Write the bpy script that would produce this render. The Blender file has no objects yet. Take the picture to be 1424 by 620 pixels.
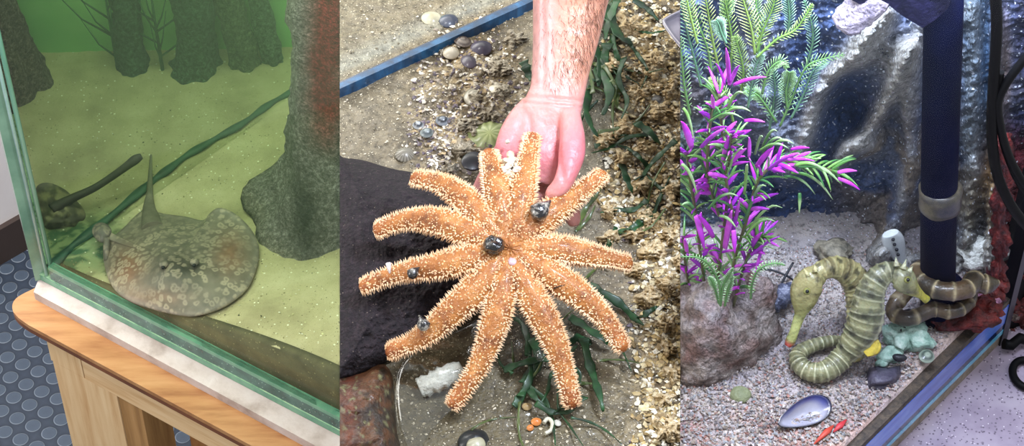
import bpy, bmesh, math, random
from mathutils import Vector, Matrix, noise
random.seed(7)
V = Vector
# ------------------------------------------------------------------ camera, world, lights
F = 2900.0
CAM = V((0, 0, 3.0)); S45 = math.sqrt(.5)
RT = V((1, 0, 0)); UP = V((0, S45, S45)); FW = V((0, S45, -S45))
sc = bpy.context.scene
cd = bpy.data.cameras.new('camera'); cam = bpy.data.objects.new('camera', cd); sc.collection.objects.link(cam)
cam.location = CAM; cam.rotation_euler = (math.radians(45), 0, 0)
cd.sensor_width = 36; cd.lens = 36*F/1424; cd.clip_start = .05; cd.clip_end = 50
sc.camera = cam
sc.view_settings.view_transform = 'Standard'; sc.view_settings.look = 'None'
sc.view_settings.gamma = 1; sc.view_settings.use_curve_mapping = False
sc.view_settings.exposure = 0.0
w = bpy.data.worlds.new('world'); sc.world = w; w.use_nodes = True
wb = w.node_tree.nodes['Background']; wb.inputs[0].default_value = (.93, .97, 1, 1); wb.inputs[1].default_value = .55

def ray(u, v): return FW + RT*((u-712)/F) - UP*((v-310)/F)
def onz(u, v, z):
    d = ray(u, v); return CAM + d*((z-CAM.z)/d.z)
def ony(u, v, y):
    d = ray(u, v); return CAM + d*((y-CAM.y)/d.y)
def ondepth(u, v, t): return CAM + ray(u, v)*t
def onplane(u, v, p0, n):
    d = ray(u, v); return CAM + d*((p0-CAM).dot(n)/d.dot(n))
def area(name, loc, target, size, power, col=(1, 1, 1), sy=None):
    l = bpy.data.lights.new(name, 'AREA'); l.size = size; l.energy = power; l.color = col
    if sy: l.shape = 'RECTANGLE'; l.size_y = sy
    o = bpy.data.objects.new(name, l); sc.collection.objects.link(o); o.location = loc
    o.rotation_euler = (V(target)-V(loc)).to_track_quat('-Z', 'Y').to_euler(); return o
area('room_light_over_ray_tank', (-.9, 2.5, 2.5), (-.5, 2.2, .9), 1.0, 16, (1, .98, .93))
area('fill_light_over_ray_tank', (-.38, 2.0, 2.0), (-.42, 2.3, 1.0), .9, 5.5, (1, 1, .9))  # unseen fill light, added to brighten the backdrop at the tank back
area('room_light_by_stand', (-.9, .9, 2.0), (-.7, 2.0, .85), .5, 7.5, (1, .97, .94))
area('fill_light_by_wall', (-1.25, 2.2, 1.6), (-1.0, 3.0, .5), .4, 20, (1, .97, .96))  # added out of view to whiten the plaster wall
area('sky_light_over_tide_pool', (-.35, 1.15, 2.85), (0, 1.35, 1.7), .28, 4.6, (1, .97, .93))
area('tank_lamp_over_seahorses', (.22, 1.24, 2.3), (.36, 1.52, 1.68), .12, 7.0, (.78, .86, 1), .10)
area('fill_light_on_rock_wall', (.30, 1.12, 2.22), (.33, 1.62, 1.78), .16, 3.0, (.85, .9, 1))  # invented fill aimed at the dark recess of the rock wall
area('front_fill_by_seahorse_tank', (.75, 1.0, 2.4), (.4, 1.3, 1.6), .3, 1.0, (1, .93, .98))  # unseen fill light in front of the seahorse tank

# ------------------------------------------------------------------ helpers
def hx(s):
    s = s.lstrip('#'); r = []
    for i in (0, 2, 4):
        c = int(s[i:i+2], 16)/255; r.append(c/12.92 if c <= .04045 else ((c+.055)/1.055)**2.4)
    return tuple(r)
def mixc(a, b, t):
    t = max(0, min(1, t)); return tuple(a[i]*(1-t)+b[i]*t for i in range(3))
def sm(a, b, x):
    t = max(0, min(1, (x-a)/(b-a))); return t*t*(3-2*t)
def nz(p, s, o=3):
    return noise.fractal(V(p)*s, 1.0, 2.0, o)
def cr(pts, k=6, closed=False):
    P = [tuple(p) for p in pts]; n = len(P); out = []
    m = n if closed else n-1
    for i in range(m):
        if closed: a, b, c, d = P[i-1], P[i], P[(i+1) % n], P[(i+2) % n]
        else: a, b, c, d = P[max(i-1, 0)], P[i], P[i+1], P[min(i+2, n-1)]
        for j in range(k):
            t = j/k
            out.append(tuple(.5*((2*b[q])+(-a[q]+c[q])*t+(2*a[q]-5*b[q]+4*c[q]-d[q])*t*t+(-a[q]+3*b[q]-3*c[q]+d[q])*t**3) for q in range(len(b))))
    if not closed: out.append(P[-1])
    return out
def planeN(u):
    n = ray(u, 0).cross(ray(u, 620)).normalized()
    if n.x < 0: n = -n
    return n
UA, UB = 472.5, 946.0
CL = {1: [(planeN(UA), 1)], 2: [(planeN(UA), -1), (planeN(UB), 1)], 3: [(planeN(UB), -1)]}

class MB:
    def __init__(s): s.v = []; s.f = []; s.c = []
    def add(s, vs, fs, col=(1, 1, 1)):
        o = len(s.v); s.v += [tuple(v) for v in vs]
        s.f += [tuple(i+o for i in f) for f in fs]
        s.c += list(col) if isinstance(col, list) else [col]*len(vs)
        return s
    def tube(s, path, rx, ry=None, n=10, up=None, col=(1, 1, 1), prof=None):
        P = [V(p) for p in path]; m = len(P)
        g = lambda r, i: (r[i] if isinstance(r, (list, tuple)) else (r(i/(m-1)) if callable(r) else r))
        vs = []; cs = []; U = None
        for i in range(m):
            t = (P[min(i+1, m-1)]-P[max(i-1, 0)])
            t = t.normalized() if t.length > 1e-9 else V((0, 0, 1))
            if up is not None: U = V(up) - t*V(up).dot(t)
            else:
                if U is None:
                    U = V((0, 0, 1)) if abs(t.z) < .9 else V((0, 1, 0))
                U = U - t*U.dot(t)
            U = U.normalized() if U.length > 1e-6 else V((1, 0, 0))
            W = t.cross(U).normalized(); a = g(rx, i); b = a if ry is None else g(ry, i)
            for j in range(n):
                th = 2*math.pi*j/n; k = prof(i/(m-1), th) if prof else 1
                vs.append(P[i]+W*(a*k*math.cos(th))+U*(b*k*math.sin(th)))
                cs.append(col(i/(m-1), th) if callable(col) else col)
        fs = [(i*n+j, i*n+(j+1) % n, (i+1)*n+(j+1) % n, (i+1)*n+j) for i in range(m-1) for j in range(n)]
        fs += [tuple(range(n-1, -1, -1)), tuple(range((m-1)*n, m*n))]
        return s.add(vs, fs, cs)
    def cone(s, p, d, L, r, col=(1, 1, 1), n=4):
        d = V(d).normalized(); a = d.orthogonal().normalized(); b = d.cross(a)
        vs = [p+(a*math.cos(2*math.pi*j/n)+b*math.sin(2*math.pi*j/n))*r for j in range(n)]+[p+d*L]
        return s.add(vs, [(j, (j+1) % n, n) for j in range(n)]+[tuple(range(n-1, -1, -1))], col)
    def prism(s, pts, z0, z1, col=(1, 1, 1)):
        n = len(pts); vs = [V((p[0], p[1], z0)) for p in pts]+[V((p[0], p[1], z1)) for p in pts]
        return s.add(vs, [tuple(range(n-1, -1, -1)), tuple(range(n, 2*n))]+[(i, (i+1) % n, n+(i+1) % n, n+i) for i in range(n)], col)
    def wallbar(s, A, B, z0, z1, th, off=0, col=(1, 1, 1)):
        A = V((A[0], A[1])); B = V((B[0], B[1])); d = (B-A).normalized(); q = V((-d.y, d.x))
        a = A+q*off; b = B+q*off
        return s.prism([a, b, b+q*th, a+q*th], z0, z1, col)
    def ball(s, c, r, col=(1, 1, 1), n=12, m=8, sc3=(1, 1, 1), dis=0, ds=60):
        vs = []; fs = []
        for i in range(m+1):
            ph = math.pi*i/m
            for j in range(n):
                th = 2*math.pi*j/n
                d = V((math.sin(ph)*math.cos(th), math.sin(ph)*math.sin(th), math.cos(ph)))
                k = 1+(dis*nz(V(c)*3+d*r, ds) if dis else 0)
                vs.append(V(c)+V((d.x*sc3[0], d.y*sc3[1], d.z*sc3[2]))*r*k)
        for i in range(m):
            for j in range(n): fs.append((i*n+j, (i+1)*n+j, (i+1)*n+(j+1) % n, i*n+(j+1) % n))
        return s.add(vs, fs, col)
    def blob(s, outline, cen, fn, rings=14, col=(1, 1, 1), k=6, thick=.004, under=None):
        """outline/cen in photo pixels + fn(u,v,s)->point; underside closes below"""
        O = cr(outline, k, True); n = len(O); vs = []; cs = []; fs = []
        for i in range(rings+1):
            t = i/rings
            for p in O:
                u = cen[0]+(p[0]-cen[0])*t; v = cen[1]+(p[1]-cen[1])*t
                e = p[2] if len(p) > 2 else 0
                q = fn(u, v, t, e); vs.append(q); cs.append(col(u, v, t) if callable(col) else col)
        for i in range(rings):
            for j in range(n): fs.append((i*n+j, (i+1)*n+j, (i+1)*n+(j+1) % n, i*n+(j+1) % n))
        b = len(vs)
        for i in range(rings, -1, -1):
            for j in range(n):
                q = vs[i*n+j].copy()
                if under is not None: q.z = min(q.z-.0005, under) if i < rings else min(q.z-.0005, under)
                else: q = q-V((0, 0, thick if i < rings else thick*.5))
                vs.append(q); cs.append(cs[i*n+j])
        for i in range(rings+1):
            a = b+(i-1)*n if i > 0 else rings*n
            c = b+i*n
            for j in range(n): fs.append((a+j, c+j, c+(j+1) % n, a+(j+1) % n))
        return s.add(vs, fs, cs)
    def build(s, name, mat, parent=None, clip=None, smooth=True, weld=False):
        me = bpy.data.meshes.new(name); me.from_pydata(s.v, [], s.f)
        a = me.color_attributes.new('Col', 'FLOAT_COLOR', 'POINT')
        flat = []
        for c in s.c: flat += [c[0], c[1], c[2], 1]
        a.data.foreach_set('color', flat)
        bm = bmesh.new(); bm.from_mesh(me)
        if weld: bmesh.ops.remove_doubles(bm, verts=bm.verts, dist=1e-6)
        for (n, sg) in CL.get(clip, []):
            ds = [(v.co-CAM).dot(n)*sg for v in bm.verts]
            if ds and max(ds) > 0:
                r = bmesh.ops.bisect_plane(bm, geom=bm.verts[:]+bm.edges[:]+bm.faces[:], plane_co=CAM, plane_no=n*sg, clear_outer=True)
                es = [e for e in r['geom_cut'] if isinstance(e, bmesh.types.BMEdge)]
                try: bmesh.ops.holes_fill(bm, edges=es, sides=0)
                except Exception: pass
        if smooth is not None:
            for f in bm.faces: f.smooth = bool(smooth) and len(f.verts) < 6
        bm.to_mesh(me); bm.free()
        if mat: me.materials.append(mat)
        o = bpy.data.objects.new(name, me); sc.collection.objects.link(o)
        if parent:
            o.parent = parent
            root = parent
            M_ = Matrix.Identity(4)
            while root: M_ = root.matrix_basis @ M_ if root.parent is None else M_; root = root.parent
            o.matrix_parent_inverse = M_.inverted() if parent.parent is None else Matrix.Identity(4)
        return o
def tag(o, label=None, cat=None, group=None, kind=None):
    if label: o['label'] = label
    if cat: o['category'] = cat
    if group: o['group'] = group
    if kind: o['kind'] = kind
    return o
def thing(name, loc, label, cat, group=None, kind=None):
    o = bpy.data.objects.new(name, None); sc.collection.objects.link(o); o.location = loc; o.empty_display_size = .02
    return tag(o, label, cat, group, kind)
def grid(nu, nv, fn, col=(1, 1, 1), base=None):
    """height sheet with skirt: fn(a,b)->Vector a,b in 0..1"""
    m = MB(); vs = []; cs = []; fs = []
    for j in range(nv+1):
        for i in range(nu+1):
            q = fn(i/nu, j/nv); vs.append(q); cs.append(col(q, i/nu, j/nv) if callable(col) else col)
    W = nu+1
    for j in range(nv):
        for i in range(nu): fs.append((j*W+i, j*W+i+1, (j+1)*W+i+1, (j+1)*W+i))
    if base is not None:
        rim = [i for i in range(W)]+[j*W+nu for j in range(1, nv+1)]+[nv*W+i for i in range(nu-1, -1, -1)]+[j*W for j in range(nv-1, 0, -1)]
        b = len(vs); k = len(rim)
        for r in rim: q = base(vs[r]) if callable(base) else V((vs[r].x, vs[r].y, base)); vs.append(q); cs.append(cs[r])
        for i in range(k): fs.append((rim[i], b+i, b+(i+1) % k, rim[(i+1) % k]))
        fs.append(tuple(range(b, b+k)))
    m.add(vs, fs, cs); return m

# ------------------------------------------------------------------ materials
def newmat(name):
    m = bpy.data.materials.new(name); m.use_nodes = True; nt = m.node_tree
    return m, nt, nt.nodes['Principled BSDF'], nt.nodes['Material Output']
def ramp(nt, cols, fac):
    r = nt.nodes.new('ShaderNodeValToRGB'); e = r.color_ramp.elements
    while len(e) < len(cols): e.new(.5)
    for i, c in enumerate(cols):
        if isinstance(c, tuple) and len(c) == 2: pos, c = c
        else: pos = i/(len(cols)-1) if len(cols) > 1 else 0
        e[i].position = pos; cc = hx(c) if isinstance(c, str) else c; e[i].color = (*cc, 1)
    nt.links.new(fac, r.inputs[0]); return r.outputs[0]
def mul(nt, a, b, f=1.0, mode='MULTIPLY'):
    m = nt.nodes.new('ShaderNodeMix'); m.data_type = 'RGBA'; m.blend_type = mode; m.inputs[0].default_value = f
    nt.links.new(a, m.inputs[6]); nt.links.new(b, m.inputs[7]); return m.outputs[2]
def M(name, cols, scale=30, detail=6, rough=.6, bump=0, bscale=None, attr=False, spec=.5, coat=0, sss=0, stretch=None, speck=None, nrough=.6, metal=0, tr=0):
    m, nt, b, out = newmat(name)
    tc = nt.nodes.new('ShaderNodeTexCoord'); co = tc.outputs['Object']
    if stretch:
        mp = nt.nodes.new('ShaderNodeMapping'); nt.links.new(co, mp.inputs[0]); mp.inputs['Scale'].default_value = stretch[0]; mp.inputs['Rotation'].default_value = stretch[1]; co = mp.outputs[0]
    n = nt.nodes.new('ShaderNodeTexNoise'); n.inputs['Scale'].default_value = scale; n.inputs['Detail'].default_value = detail; n.inputs['Roughness'].default_value = nrough
    nt.links.new(co, n.inputs[0])
    c = ramp(nt, [(.3+.4*i/max(1, len(cols)-1), k) if not isinstance(k, tuple) or len(k) != 2 else k for i, k in enumerate(cols)], n.outputs[0])
    if attr:
        a = nt.nodes.new('ShaderNodeAttribute'); a.attribute_name = 'Col'; c = mul(nt, c, a.outputs[0])
    if speck:   # (scale, threshold, colour, strength)
        for (ss, th, cc) in speck:
            vo = nt.nodes.new('ShaderNodeTexVoronoi'); vo.inputs['Scale'].default_value = ss; nt.links.new(co, vo.inputs[0])
            mt = nt.nodes.new('ShaderNodeMath'); mt.operation = 'LESS_THAN'; mt.inputs[1].default_value = th; nt.links.new(vo.outputs['Distance'], mt.inputs[0])
            n2 = nt.nodes.new('ShaderNodeTexWhiteNoise'); nt.links.new(vo.outputs['Position'], n2.inputs[0])
            m2 = nt.nodes.new('ShaderNodeMath'); m2.operation = 'GREATER_THAN'; m2.inputs[1].default_value = .55; nt.links.new(n2.outputs[0], m2.inputs[0])
            m3 = nt.nodes.new('ShaderNodeMath'); m3.operation = 'MULTIPLY'; nt.links.new(mt.outputs[0], m3.inputs[0]); nt.links.new(m2.outputs[0], m3.inputs[1])
            mx = nt.nodes.new('ShaderNodeMix'); mx.data_type = 'RGBA'; nt.links.new(m3.outputs[0], mx.inputs[0]); nt.links.new(c, mx.inputs[6]); mx.inputs[7].default_value = (*hx(cc), 1); c = mx.outputs[2]
    nt.links.new(c, b.inputs['Base Color']); b.inputs['Roughness'].default_value = rough; b.inputs['Specular IOR Level'].default_value = spec
    b.inputs['Coat Weight'].default_value = coat; b.inputs['Coat Roughness'].default_value = .12; b.inputs['Metallic'].default_value = metal
    b.inputs['Transmission Weight'].default_value = tr
    if sss:
        b.inputs['Subsurface Weight'].default_value = sss; b.inputs['Subsurface Scale'].default_value = .006; b.inputs['Subsurface Radius'].default_value = (1, .35, .2)
    if bump:
        nb = nt.nodes.new('ShaderNodeTexNoise'); nb.inputs['Scale'].default_value = bscale or scale*2; nb.inputs['Detail'].default_value = 5; nt.links.new(co, nb.inputs[0])
        bp = nt.nodes.new('ShaderNodeBump'); bp.inputs['Strength'].default_value = min(1, bump); bp.inputs['Distance'].default_value = .002*max(1, bump)
        nt.links.new(nb.outputs[0], bp.inputs['Height']); nt.links.new(bp.outputs[0], b.inputs['Normal'])
    return m
def glassmat(name, tint, gloss=.08, rough=.03, ripple=0, graze=.12):
    m, nt, b, out = newmat(name); nt.nodes.remove(b)
    t = nt.nodes.new('ShaderNodeBsdfTransparent'); t.inputs[0].default_value = (*tint, 1)
    g = nt.nodes.new('ShaderNodeBsdfGlossy'); g.inputs['Roughness'].default_value = rough
    fr = nt.nodes.new('ShaderNodeLayerWeight'); pw = nt.nodes.new('ShaderNodeMath'); pw.operation = 'POWER'; pw.inputs[1].default_value = 4
    nt.links.new(fr.outputs['Facing'], pw.inputs[0])
    mt = nt.nodes.new('ShaderNodeMath'); mt.operation = 'MULTIPLY_ADD'; mt.inputs[1].default_value = graze; mt.inputs[2].default_value = gloss*.3; mt.use_clamp = True
    nt.links.new(pw.outputs[0], mt.inputs[0])
    mx = nt.nodes.new('ShaderNodeMixShader'); nt.links.new(mt.outputs[0], mx.inputs[0]); nt.links.new(t.outputs[0], mx.inputs[1]); nt.links.new(g.outputs[0], mx.inputs[2])
    nt.links.new(mx.outputs[0], out.inputs[0])
    if ripple:
        tc = nt.nodes.new('ShaderNodeTexCoord'); n = nt.nodes.new('ShaderNodeTexNoise'); n.inputs['Scale'].default_value = ripple; nt.links.new(tc.outputs['Object'], n.inputs[0])
        bp = nt.nodes.new('ShaderNodeBump'); bp.inputs['Strength'].default_value = .5; bp.inputs['Distance'].default_value = .004; nt.links.new(n.outputs[0], bp.inputs['Height'])
        nt.links.new(bp.outputs[0], g.inputs['Normal']); nt.links.new(bp.outputs[0], fr.inputs['Normal'])
    return m
def volmat(name, scol, sden, acol, aden):
    m, nt, b, out = newmat(name); nt.nodes.remove(b)
    s = nt.nodes.new('ShaderNodeVolumeScatter'); s.inputs[0].default_value = (*scol, 1); s.inputs[1].default_value = sden
    a = nt.nodes.new('ShaderNodeVolumeAbsorption'); a.inputs[0].default_value = (*acol, 1); a.inputs[1].default_value = aden
    ad = nt.nodes.new('ShaderNodeAddShader'); nt.links.new(s.outputs[0], ad.inputs[0]); nt.links.new(a.outputs[0], ad.inputs[1])
    nt.links.new(ad.outputs[0], out.inputs['Volume']); return m

# shards / gravel in one countless mesh
def shards(name, n, pick, palette, size, mat, clip, label, cat, flat=.35):
    m = MB()
    for _ in range(n):
        r = pick()
        if r is None: continue
        p, sz, pal = r if len(r) == 3 else (r[0], r[1], palette)
        c = hx(random.choice(pal or palette)); k = random.uniform(.75, 1.2); c = tuple(min(1, x*k) for x in c)
        R = Matrix.Rotation(random.uniform(0, 6.28), 3, 'Z') @ Matrix.Rotation(random.gauss(0, .45), 3, 'X')
        q = random.choice((4, 5, 6)); vs = []
        for j in range(q):
            th = 2*math.pi*j/q; a = sz*random.uniform(.6, 1.1)
            vs.append(p+R @ V((math.cos(th)*a, math.sin(th)*a*random.uniform(.5, .9), 0)))
        vs += [p+R @ V((random.uniform(-.3, .3)*sz, 0, sz*flat)), p+R @ V((0, 0, -sz*flat))]
        m.add(vs, [(j, (j+1) % q, q) for j in range(q)]+[((j+1) % q, j, q+1) for j in range(q)], c)
    o = m.build(name, mat, None, clip, smooth=False)
    return tag(o, label, cat, kind='stuff')
# ================================================================== STINGRAY TANK
ZT = .90; ZG = .915          # plywood top, tank underside
A1 = onz(57, 389, ZG); B1 = onz(473, 606, ZG); D1 = (B1-A1); D1.z = 0; L1 = D1.length; D1.normalize(); Q1 = V((-D1.y, D1.x, 0))
E1 = A1+D1*(L1+.25)
def zsand(p):
    s = (p-A1).dot(D1); q = (p-A1).dot(Q1)
    return ZG+.022+.085*sm(.0, L1*1.05, s)*(1-.45*sm(.05, .5, q))
def sand(u, v, h=0):
    z = .96
    for _ in range(6): z = zsand(onz(u, v, z+h))
    return onz(u, v, z+h)
m_plaster = M('white_plaster', ['#e4dcdc', '#efe8e8'], 8, rough=.9)
m_base = M('dark_baseboard', ['#3c302c', '#453833'], 8, rough=.6)
m_ply = M('plywood', ['#8f5a30', '#ad7a4a', '#ba8a5a'], 9, rough=.45, coat=.25, stretch=((1, 7, 1), (0, 0, .6)), bump=.1)
m_plyedge = M('plywood_edge', ['#5f3520', '#7d4a2b'], 20, rough=.6)
m_pine = M('pine_lumber', ['#c79a68', '#dcb788', '#e6c598'], 6, rough=.65, stretch=((14, 14, 1), (0, 0, 0)), bump=.15)
m_pineh = M('pine_lumber_rail', ['#cc9f6c', '#e0bb8c', '#e8c79c'], 8, rough=.65, stretch=((1, 1, 14), (0, 0, 0)), bump=.15)
m_foam = M('white_foam', ['#a39289', '#c8bab4', '#d3c8c4'], 22, rough=.8, bump=.5, bscale=160)
m_glass = glassmat('tank_glass', (.965, .99, .965), .07)
m_gedge = M('green_glass_edge', ['#5f9480', '#86b8a0', '#a8d0ba'], 25, rough=.15, coat=.6, stretch=((1, 1, .2), (0, 0, 0)))
m_gdark = M('dark_green_seal', ['#1f4740', '#2f5f55', '#45776a'], 40, rough=.2, coat=.5, speck=[(260, .18, '#a9cfc4')])
m_gmid = M('pale_green_glass_edge', ['#4f8a72', '#77ab8b'], 40, rough=.2, coat=.4)
m_sand = M('tank_sand', ['#a59a75', '#beb28a', '#cdc29b'], 14, rough=.95, bump=.5, bscale=260, attr=True, speck=[(150, .13, '#6b6546'), (110, .15, '#f2eed2'), (330, .2, '#9c9268')])
m_bark = M('cast_tree_bark', ['#221e1c', '#7d7670', '#ded8d0'], 150, rough=.9, bump=3, bscale=330, attr=True, nrough=.9)
m_backdrop = M('green_backdrop', ['#74bd70', '#92d488', '#b0e49c'], 3, rough=.9)
m_black = M('black_plastic', ['#0b0b0c', '#131315'], 10, rough=.5)

# rubber floor with round studs
mm, nt, b, out = newmat('studded_rubber'); b.inputs['Roughness'].default_value = .32
tc = nt.nodes.new('ShaderNodeTexCoord'); mp = nt.nodes.new('ShaderNodeMapping'); mp.inputs['Rotation'].default_value = (0, 0, .5); mp.inputs['Scale'].default_value = (1, 1, 0)
nt.links.new(tc.outputs['Object'], mp.inputs[0])
vo = nt.nodes.new('ShaderNodeTexVoronoi'); vo.inputs['Scale'].default_value = 27; vo.inputs['Randomness'].default_value = 0.0; nt.links.new(mp.outputs[0], vo.inputs[0])
c = ramp(nt, [(.0, '#4b5666'), (.34, '#4f5b6b'), (.37, '#98a3b2'), (.41, '#343d4b'), (1.0, '#465061')], vo.outputs['Distance'])
nt.links.new(c, b.inputs['Base Color'])
h = ramp(nt, [(.0, (1, 1, 1)), (.34, (1, 1, 1)), (.42, (0, 0, 0)), (1.0, (0, 0, 0))], vo.outputs['Distance'])
bp = nt.nodes.new('ShaderNodeBump'); bp.inputs['Distance'].default_value = .003; nt.links.new(h, bp.inputs['Height']); nt.links.new(bp.outputs[0], b.inputs['Normal'])
m_rub = mm
g = MB(); g.prism([(-1.8, .6), (1.2, .6), (1.2, 5.6), (-1.8, 5.6)], -.02, 0); tag(g.build('floor', m_rub, None, None, False), kind='structure')
WA = onz(0, 369, 0); WBp = onz(52, 339, 0); d = (WBp-WA).normalized(); WA = WA-d*.6; WE = WA+d*2.6
g = MB(); g.wallbar(WA, WE, 0, 2.0, .05, .012); tag(g.build('wall_back', m_plaster, None, 1, False), kind='structure')
g = MB(); g.wallbar(WA, WE, 0, .088, .012, 0); tag(g.build('baseboard_back', m_base, None, 1, False), kind='structure')

# ---- timber stand
def pl(u, v, z=ZT): p = onz(u, v, z); return (p.x, p.y)
st = thing('tank_stand', onz(110, 470, 0), 'timber stand with plywood top carrying the stingray tank', 'stand')
C0 = V(pl(20, 425)).to_3d(); Lf = (onz(330, 609, ZT)-onz(40, 452, ZT)).normalized()
F0 = onz(40, 452, ZT)
pts = []
K = onz(17, 430, ZT)
o1 = [(62, 394), (45, 402), (26, 412), (18, 421), (18, 432), (26, 442), (40, 452)]
pts = [pl(*p) for p in cr(o1, 4)]
f1 = F0+Lf*1.2; back = onz(62, 394, ZT)
pts += [(f1.x, f1.y), (f1.x+.5, f1.y+.7), (back.x+.5, back.y+.5)]
g = MB(); g.prism(pts[::-1], ZT-.007, ZT); g.build('plywood_top', m_ply, st, 1, False)
g = MB(); g.prism(pts[::-1], ZT-.015, ZT-.007); g.build('plywood_under_layer', m_plyedge, st, 1, False)
ins = onz(63, 466, ZT-.015); Nf = V((-Lf.y, Lf.x, 0))
R0 = ins+Lf*.0; R1 = ins+Lf*1.2
g = MB(); g.wallbar(R0+Lf*.062, R1, ZT-.066, ZT-.016, .05); g.build('front_rail', m_pineh, st, 1, False)
Sd = (back-K); Sd.z = 0; Sd.normalize()
g = MB(); g.wallbar(R0, R0+Lf*.06, ZT-.066, ZT-.016, .6); g.build('side_rail', m_pine, st, 1, False)
g = MB(); g.wallbar(R0+Lf*.003, R0+Lf*.118, 0, ZT-.0665, .04); g.build('leg', m_pine, st, 1, False)
g = MB(); g.wallbar(R0+Lf*.119, R0+Lf*.16, 0, ZT-.0665, .05, .002); g.build('leg', M('pine_lumber_shaded', ['#8d6438', '#a87c49', '#b98c58'], 6, rough=.65, stretch=((14, 14, 1), (0, 0, 0))), st, 1, False)  # darker side face of the leg, its shade put into the colour
g = MB(); g.wallbar(R0+Lf*.16, R0+Lf*.2, 0, ZT-.07, .04, .08); g.build('leg', m_ply, st, 1, False)
g = MB(); g.wallbar(R0+Lf*.21, R0+Lf*.75, .0, .80, .3, .10); g.build('sump_box', m_black, None, 1, False)
tag(bpy.data.objects['sump_box'], 'black box standing under the timber stand', 'box')

# ---- glass tank
tk = thing('glass_tank', A1, 'large glass fish tank holding the stingray, on white foam strip', 'aquarium')
fo = [pl(50, 394), pl(47, 416), pl(413, 615)]
fA = onz(49, 416, ZT); fB = onz(413, 615, ZT); fD = (fB-fA).normalized()
g = MB(); fE = fA+fD*1.1
g.prism([(fA.x, fA.y), (fE.x, fE.y), (fE.x-fD.y*.06, fE.y+fD.x*.06), (A1.x-.004, A1.y+.045), (A1.x-.004, A1.y)], ZT, ZG-.0005); g.build('foam_strip', m_foam, tk, 1, False)
TOP = 1.78
g = MB(); g.wallbar(A1, E1, ZG, ZG+.010, .012, -.0005); g.build('bottom_edge', m_gmid, tk, 1, False)
g = MB(); g.wallbar(A1+D1*.02, E1, ZG+.010, ZG+.03, .010, .0005); g.build('bottom_seal', m_gdark, tk, 1, False)
g = MB(); g.wallbar(A1+D1*.02, E1, ZG+.03, ZG+.037, .010, .0005); g.build('bottom_bead', m_gmid, tk, 1, False)
g = MB(); g.wallbar(A1+D1*.012, E1, ZG+.037, TOP, .008, .001); g.build('front_pane', m_glass, tk, 1, False)
# left side pane running back, seen almost edge on
r0 = ray(40, 300); bd = V((r0.x, r0.y, 0)).normalized(); bd = (bd+V((-.012, 0, 0))).normalized()
LB = A1+bd*.75
g = MB(); g.wallbar(A1+V((.006, .002, 0)), LB+V((.006, 0, 0)), ZG, TOP, .014, 0); g.build('side_pane', M('side_glass_edge', ['#5b7f6c', '#6f927c', '#83a58d'], 12, rough=.2, coat=.5), tk, 1, False)
g = MB(); g.tube([A1+V((.010, -.002, ZG+.0-A1.z+.004)), A1+V((.010, -.002, TOP-A1.z))], .0028, n=10); g.build('corner_bead', M('pale_corner_bead', ['#9fc7bd', '#c9e0dc'], 30, rough=.1, coat=1), tk, 1)
g = MB(); g.tube([A1+V((.018, -.001, .004)), A1+V((.018, -.001, TOP-A1.z))], .0035, n=10); g.build('corner_seal', m_gedge, tk, 1)
# floor pane
Bk = onz(473, -30, ZG)
g = MB(); g.prism([(A1.x, A1.y), (E1.x, E1.y), (Bk.x+.2, Bk.y+.1), (LB.x, LB.y+.0)], ZG+.001, ZG+.012); g.build('floor_pane', M('algae_floor_pane', ['#3d6a55', '#9fc8a0', '#cfe3b8'], 45, rough=.5, nrough=.8), tk, 1, False)
# reflecting tank pane along the sand; its mirror image is built solid beyond
seam = [(70, 372), (100, 343), (150, 304), (200, 262), (228, 240), (262, 215), (300, 193), (340, 170), (372, 147), (405, 128), (470, 90)]
sp = [sand(u, v, .003) for u, v in seam]
g = MB(); g.tube([V(p) for p in cr(sp, 5)], lambda t: .0075*(1-.35*t)*(1+.3*math.sin(t*50)), lambda t: .004, n=8, up=(0, 0, 1), col=(1, 1, 1)); g.build('mirroring_pane_seal', M('dark_teal_seal', ['#29493f', '#3a5f50', '#48705c'], 30, rough=.4), tk, 1)
g = MB(); g.wallbar(sp[0], sp[-1], sp[0].z, TOP, .004); g.build('mirroring_pane', glassmat('mirroring_pane_glass', (.975, .99, .955), .02, .15), tk, 1, False)

# sand on this side, continued past the pane as its reflection
def sandcol(q, a, b_):
    c = (1, 1, 1)
    s = (q-A1).dot(D1); k = (q-A1).dot(Q1); s = abs(s-.02)
    cz = 1-sm(.05, .17, s+1.4*abs(k-.06)+.02*nz(q, 30)); 
    if cz > 0: c = mixc(c, mixc((.55, .8, .68), (.12, .3, .25), sm(-.05, .25, nz(q, 90))), cz)
    return c
SF = A1+Q1*.0115
def sfn(a, b_):
    u = 0
    p = SF+D1*((L1+.45)*a-.42)+D1*.012+Q1*(.75*b_)
    t_ = (p.y-A1.y)/(LB.y-A1.y); lx = A1.x+(LB.x-A1.x)*t_+.021
    if p.x < lx: p.x = lx
    p.z = zsand(p)+.004*nz(p, 12)+.0012*nz(p, 70); return p
g = grid(230, 150, sfn, sandcol, ZG+.013); g.build('sand_bed', m_sand, None, 1)
tag(bpy.data.objects['sand_bed'], kind='structure')
m_sandside = M('shaded_sand_face', ['#4d4a34', '#5d583f', '#6c6547'], 30, rough=.9, speck=[(200, .2, '#8a825c')])  # shade below the sill painted into the sand's front face
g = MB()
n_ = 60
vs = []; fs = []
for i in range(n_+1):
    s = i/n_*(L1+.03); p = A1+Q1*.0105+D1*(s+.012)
    vs += [V((p.x, p.y, ZG+.012)), V((p.x, p.y, zsand(p)+.002)), V((p.x+Q1.x*.012, p.y+Q1.y*.012, ZG+.012)), V((p.x+Q1.x*.012, p.y+Q1.y*.012, zsand(p)+.004))]
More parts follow.
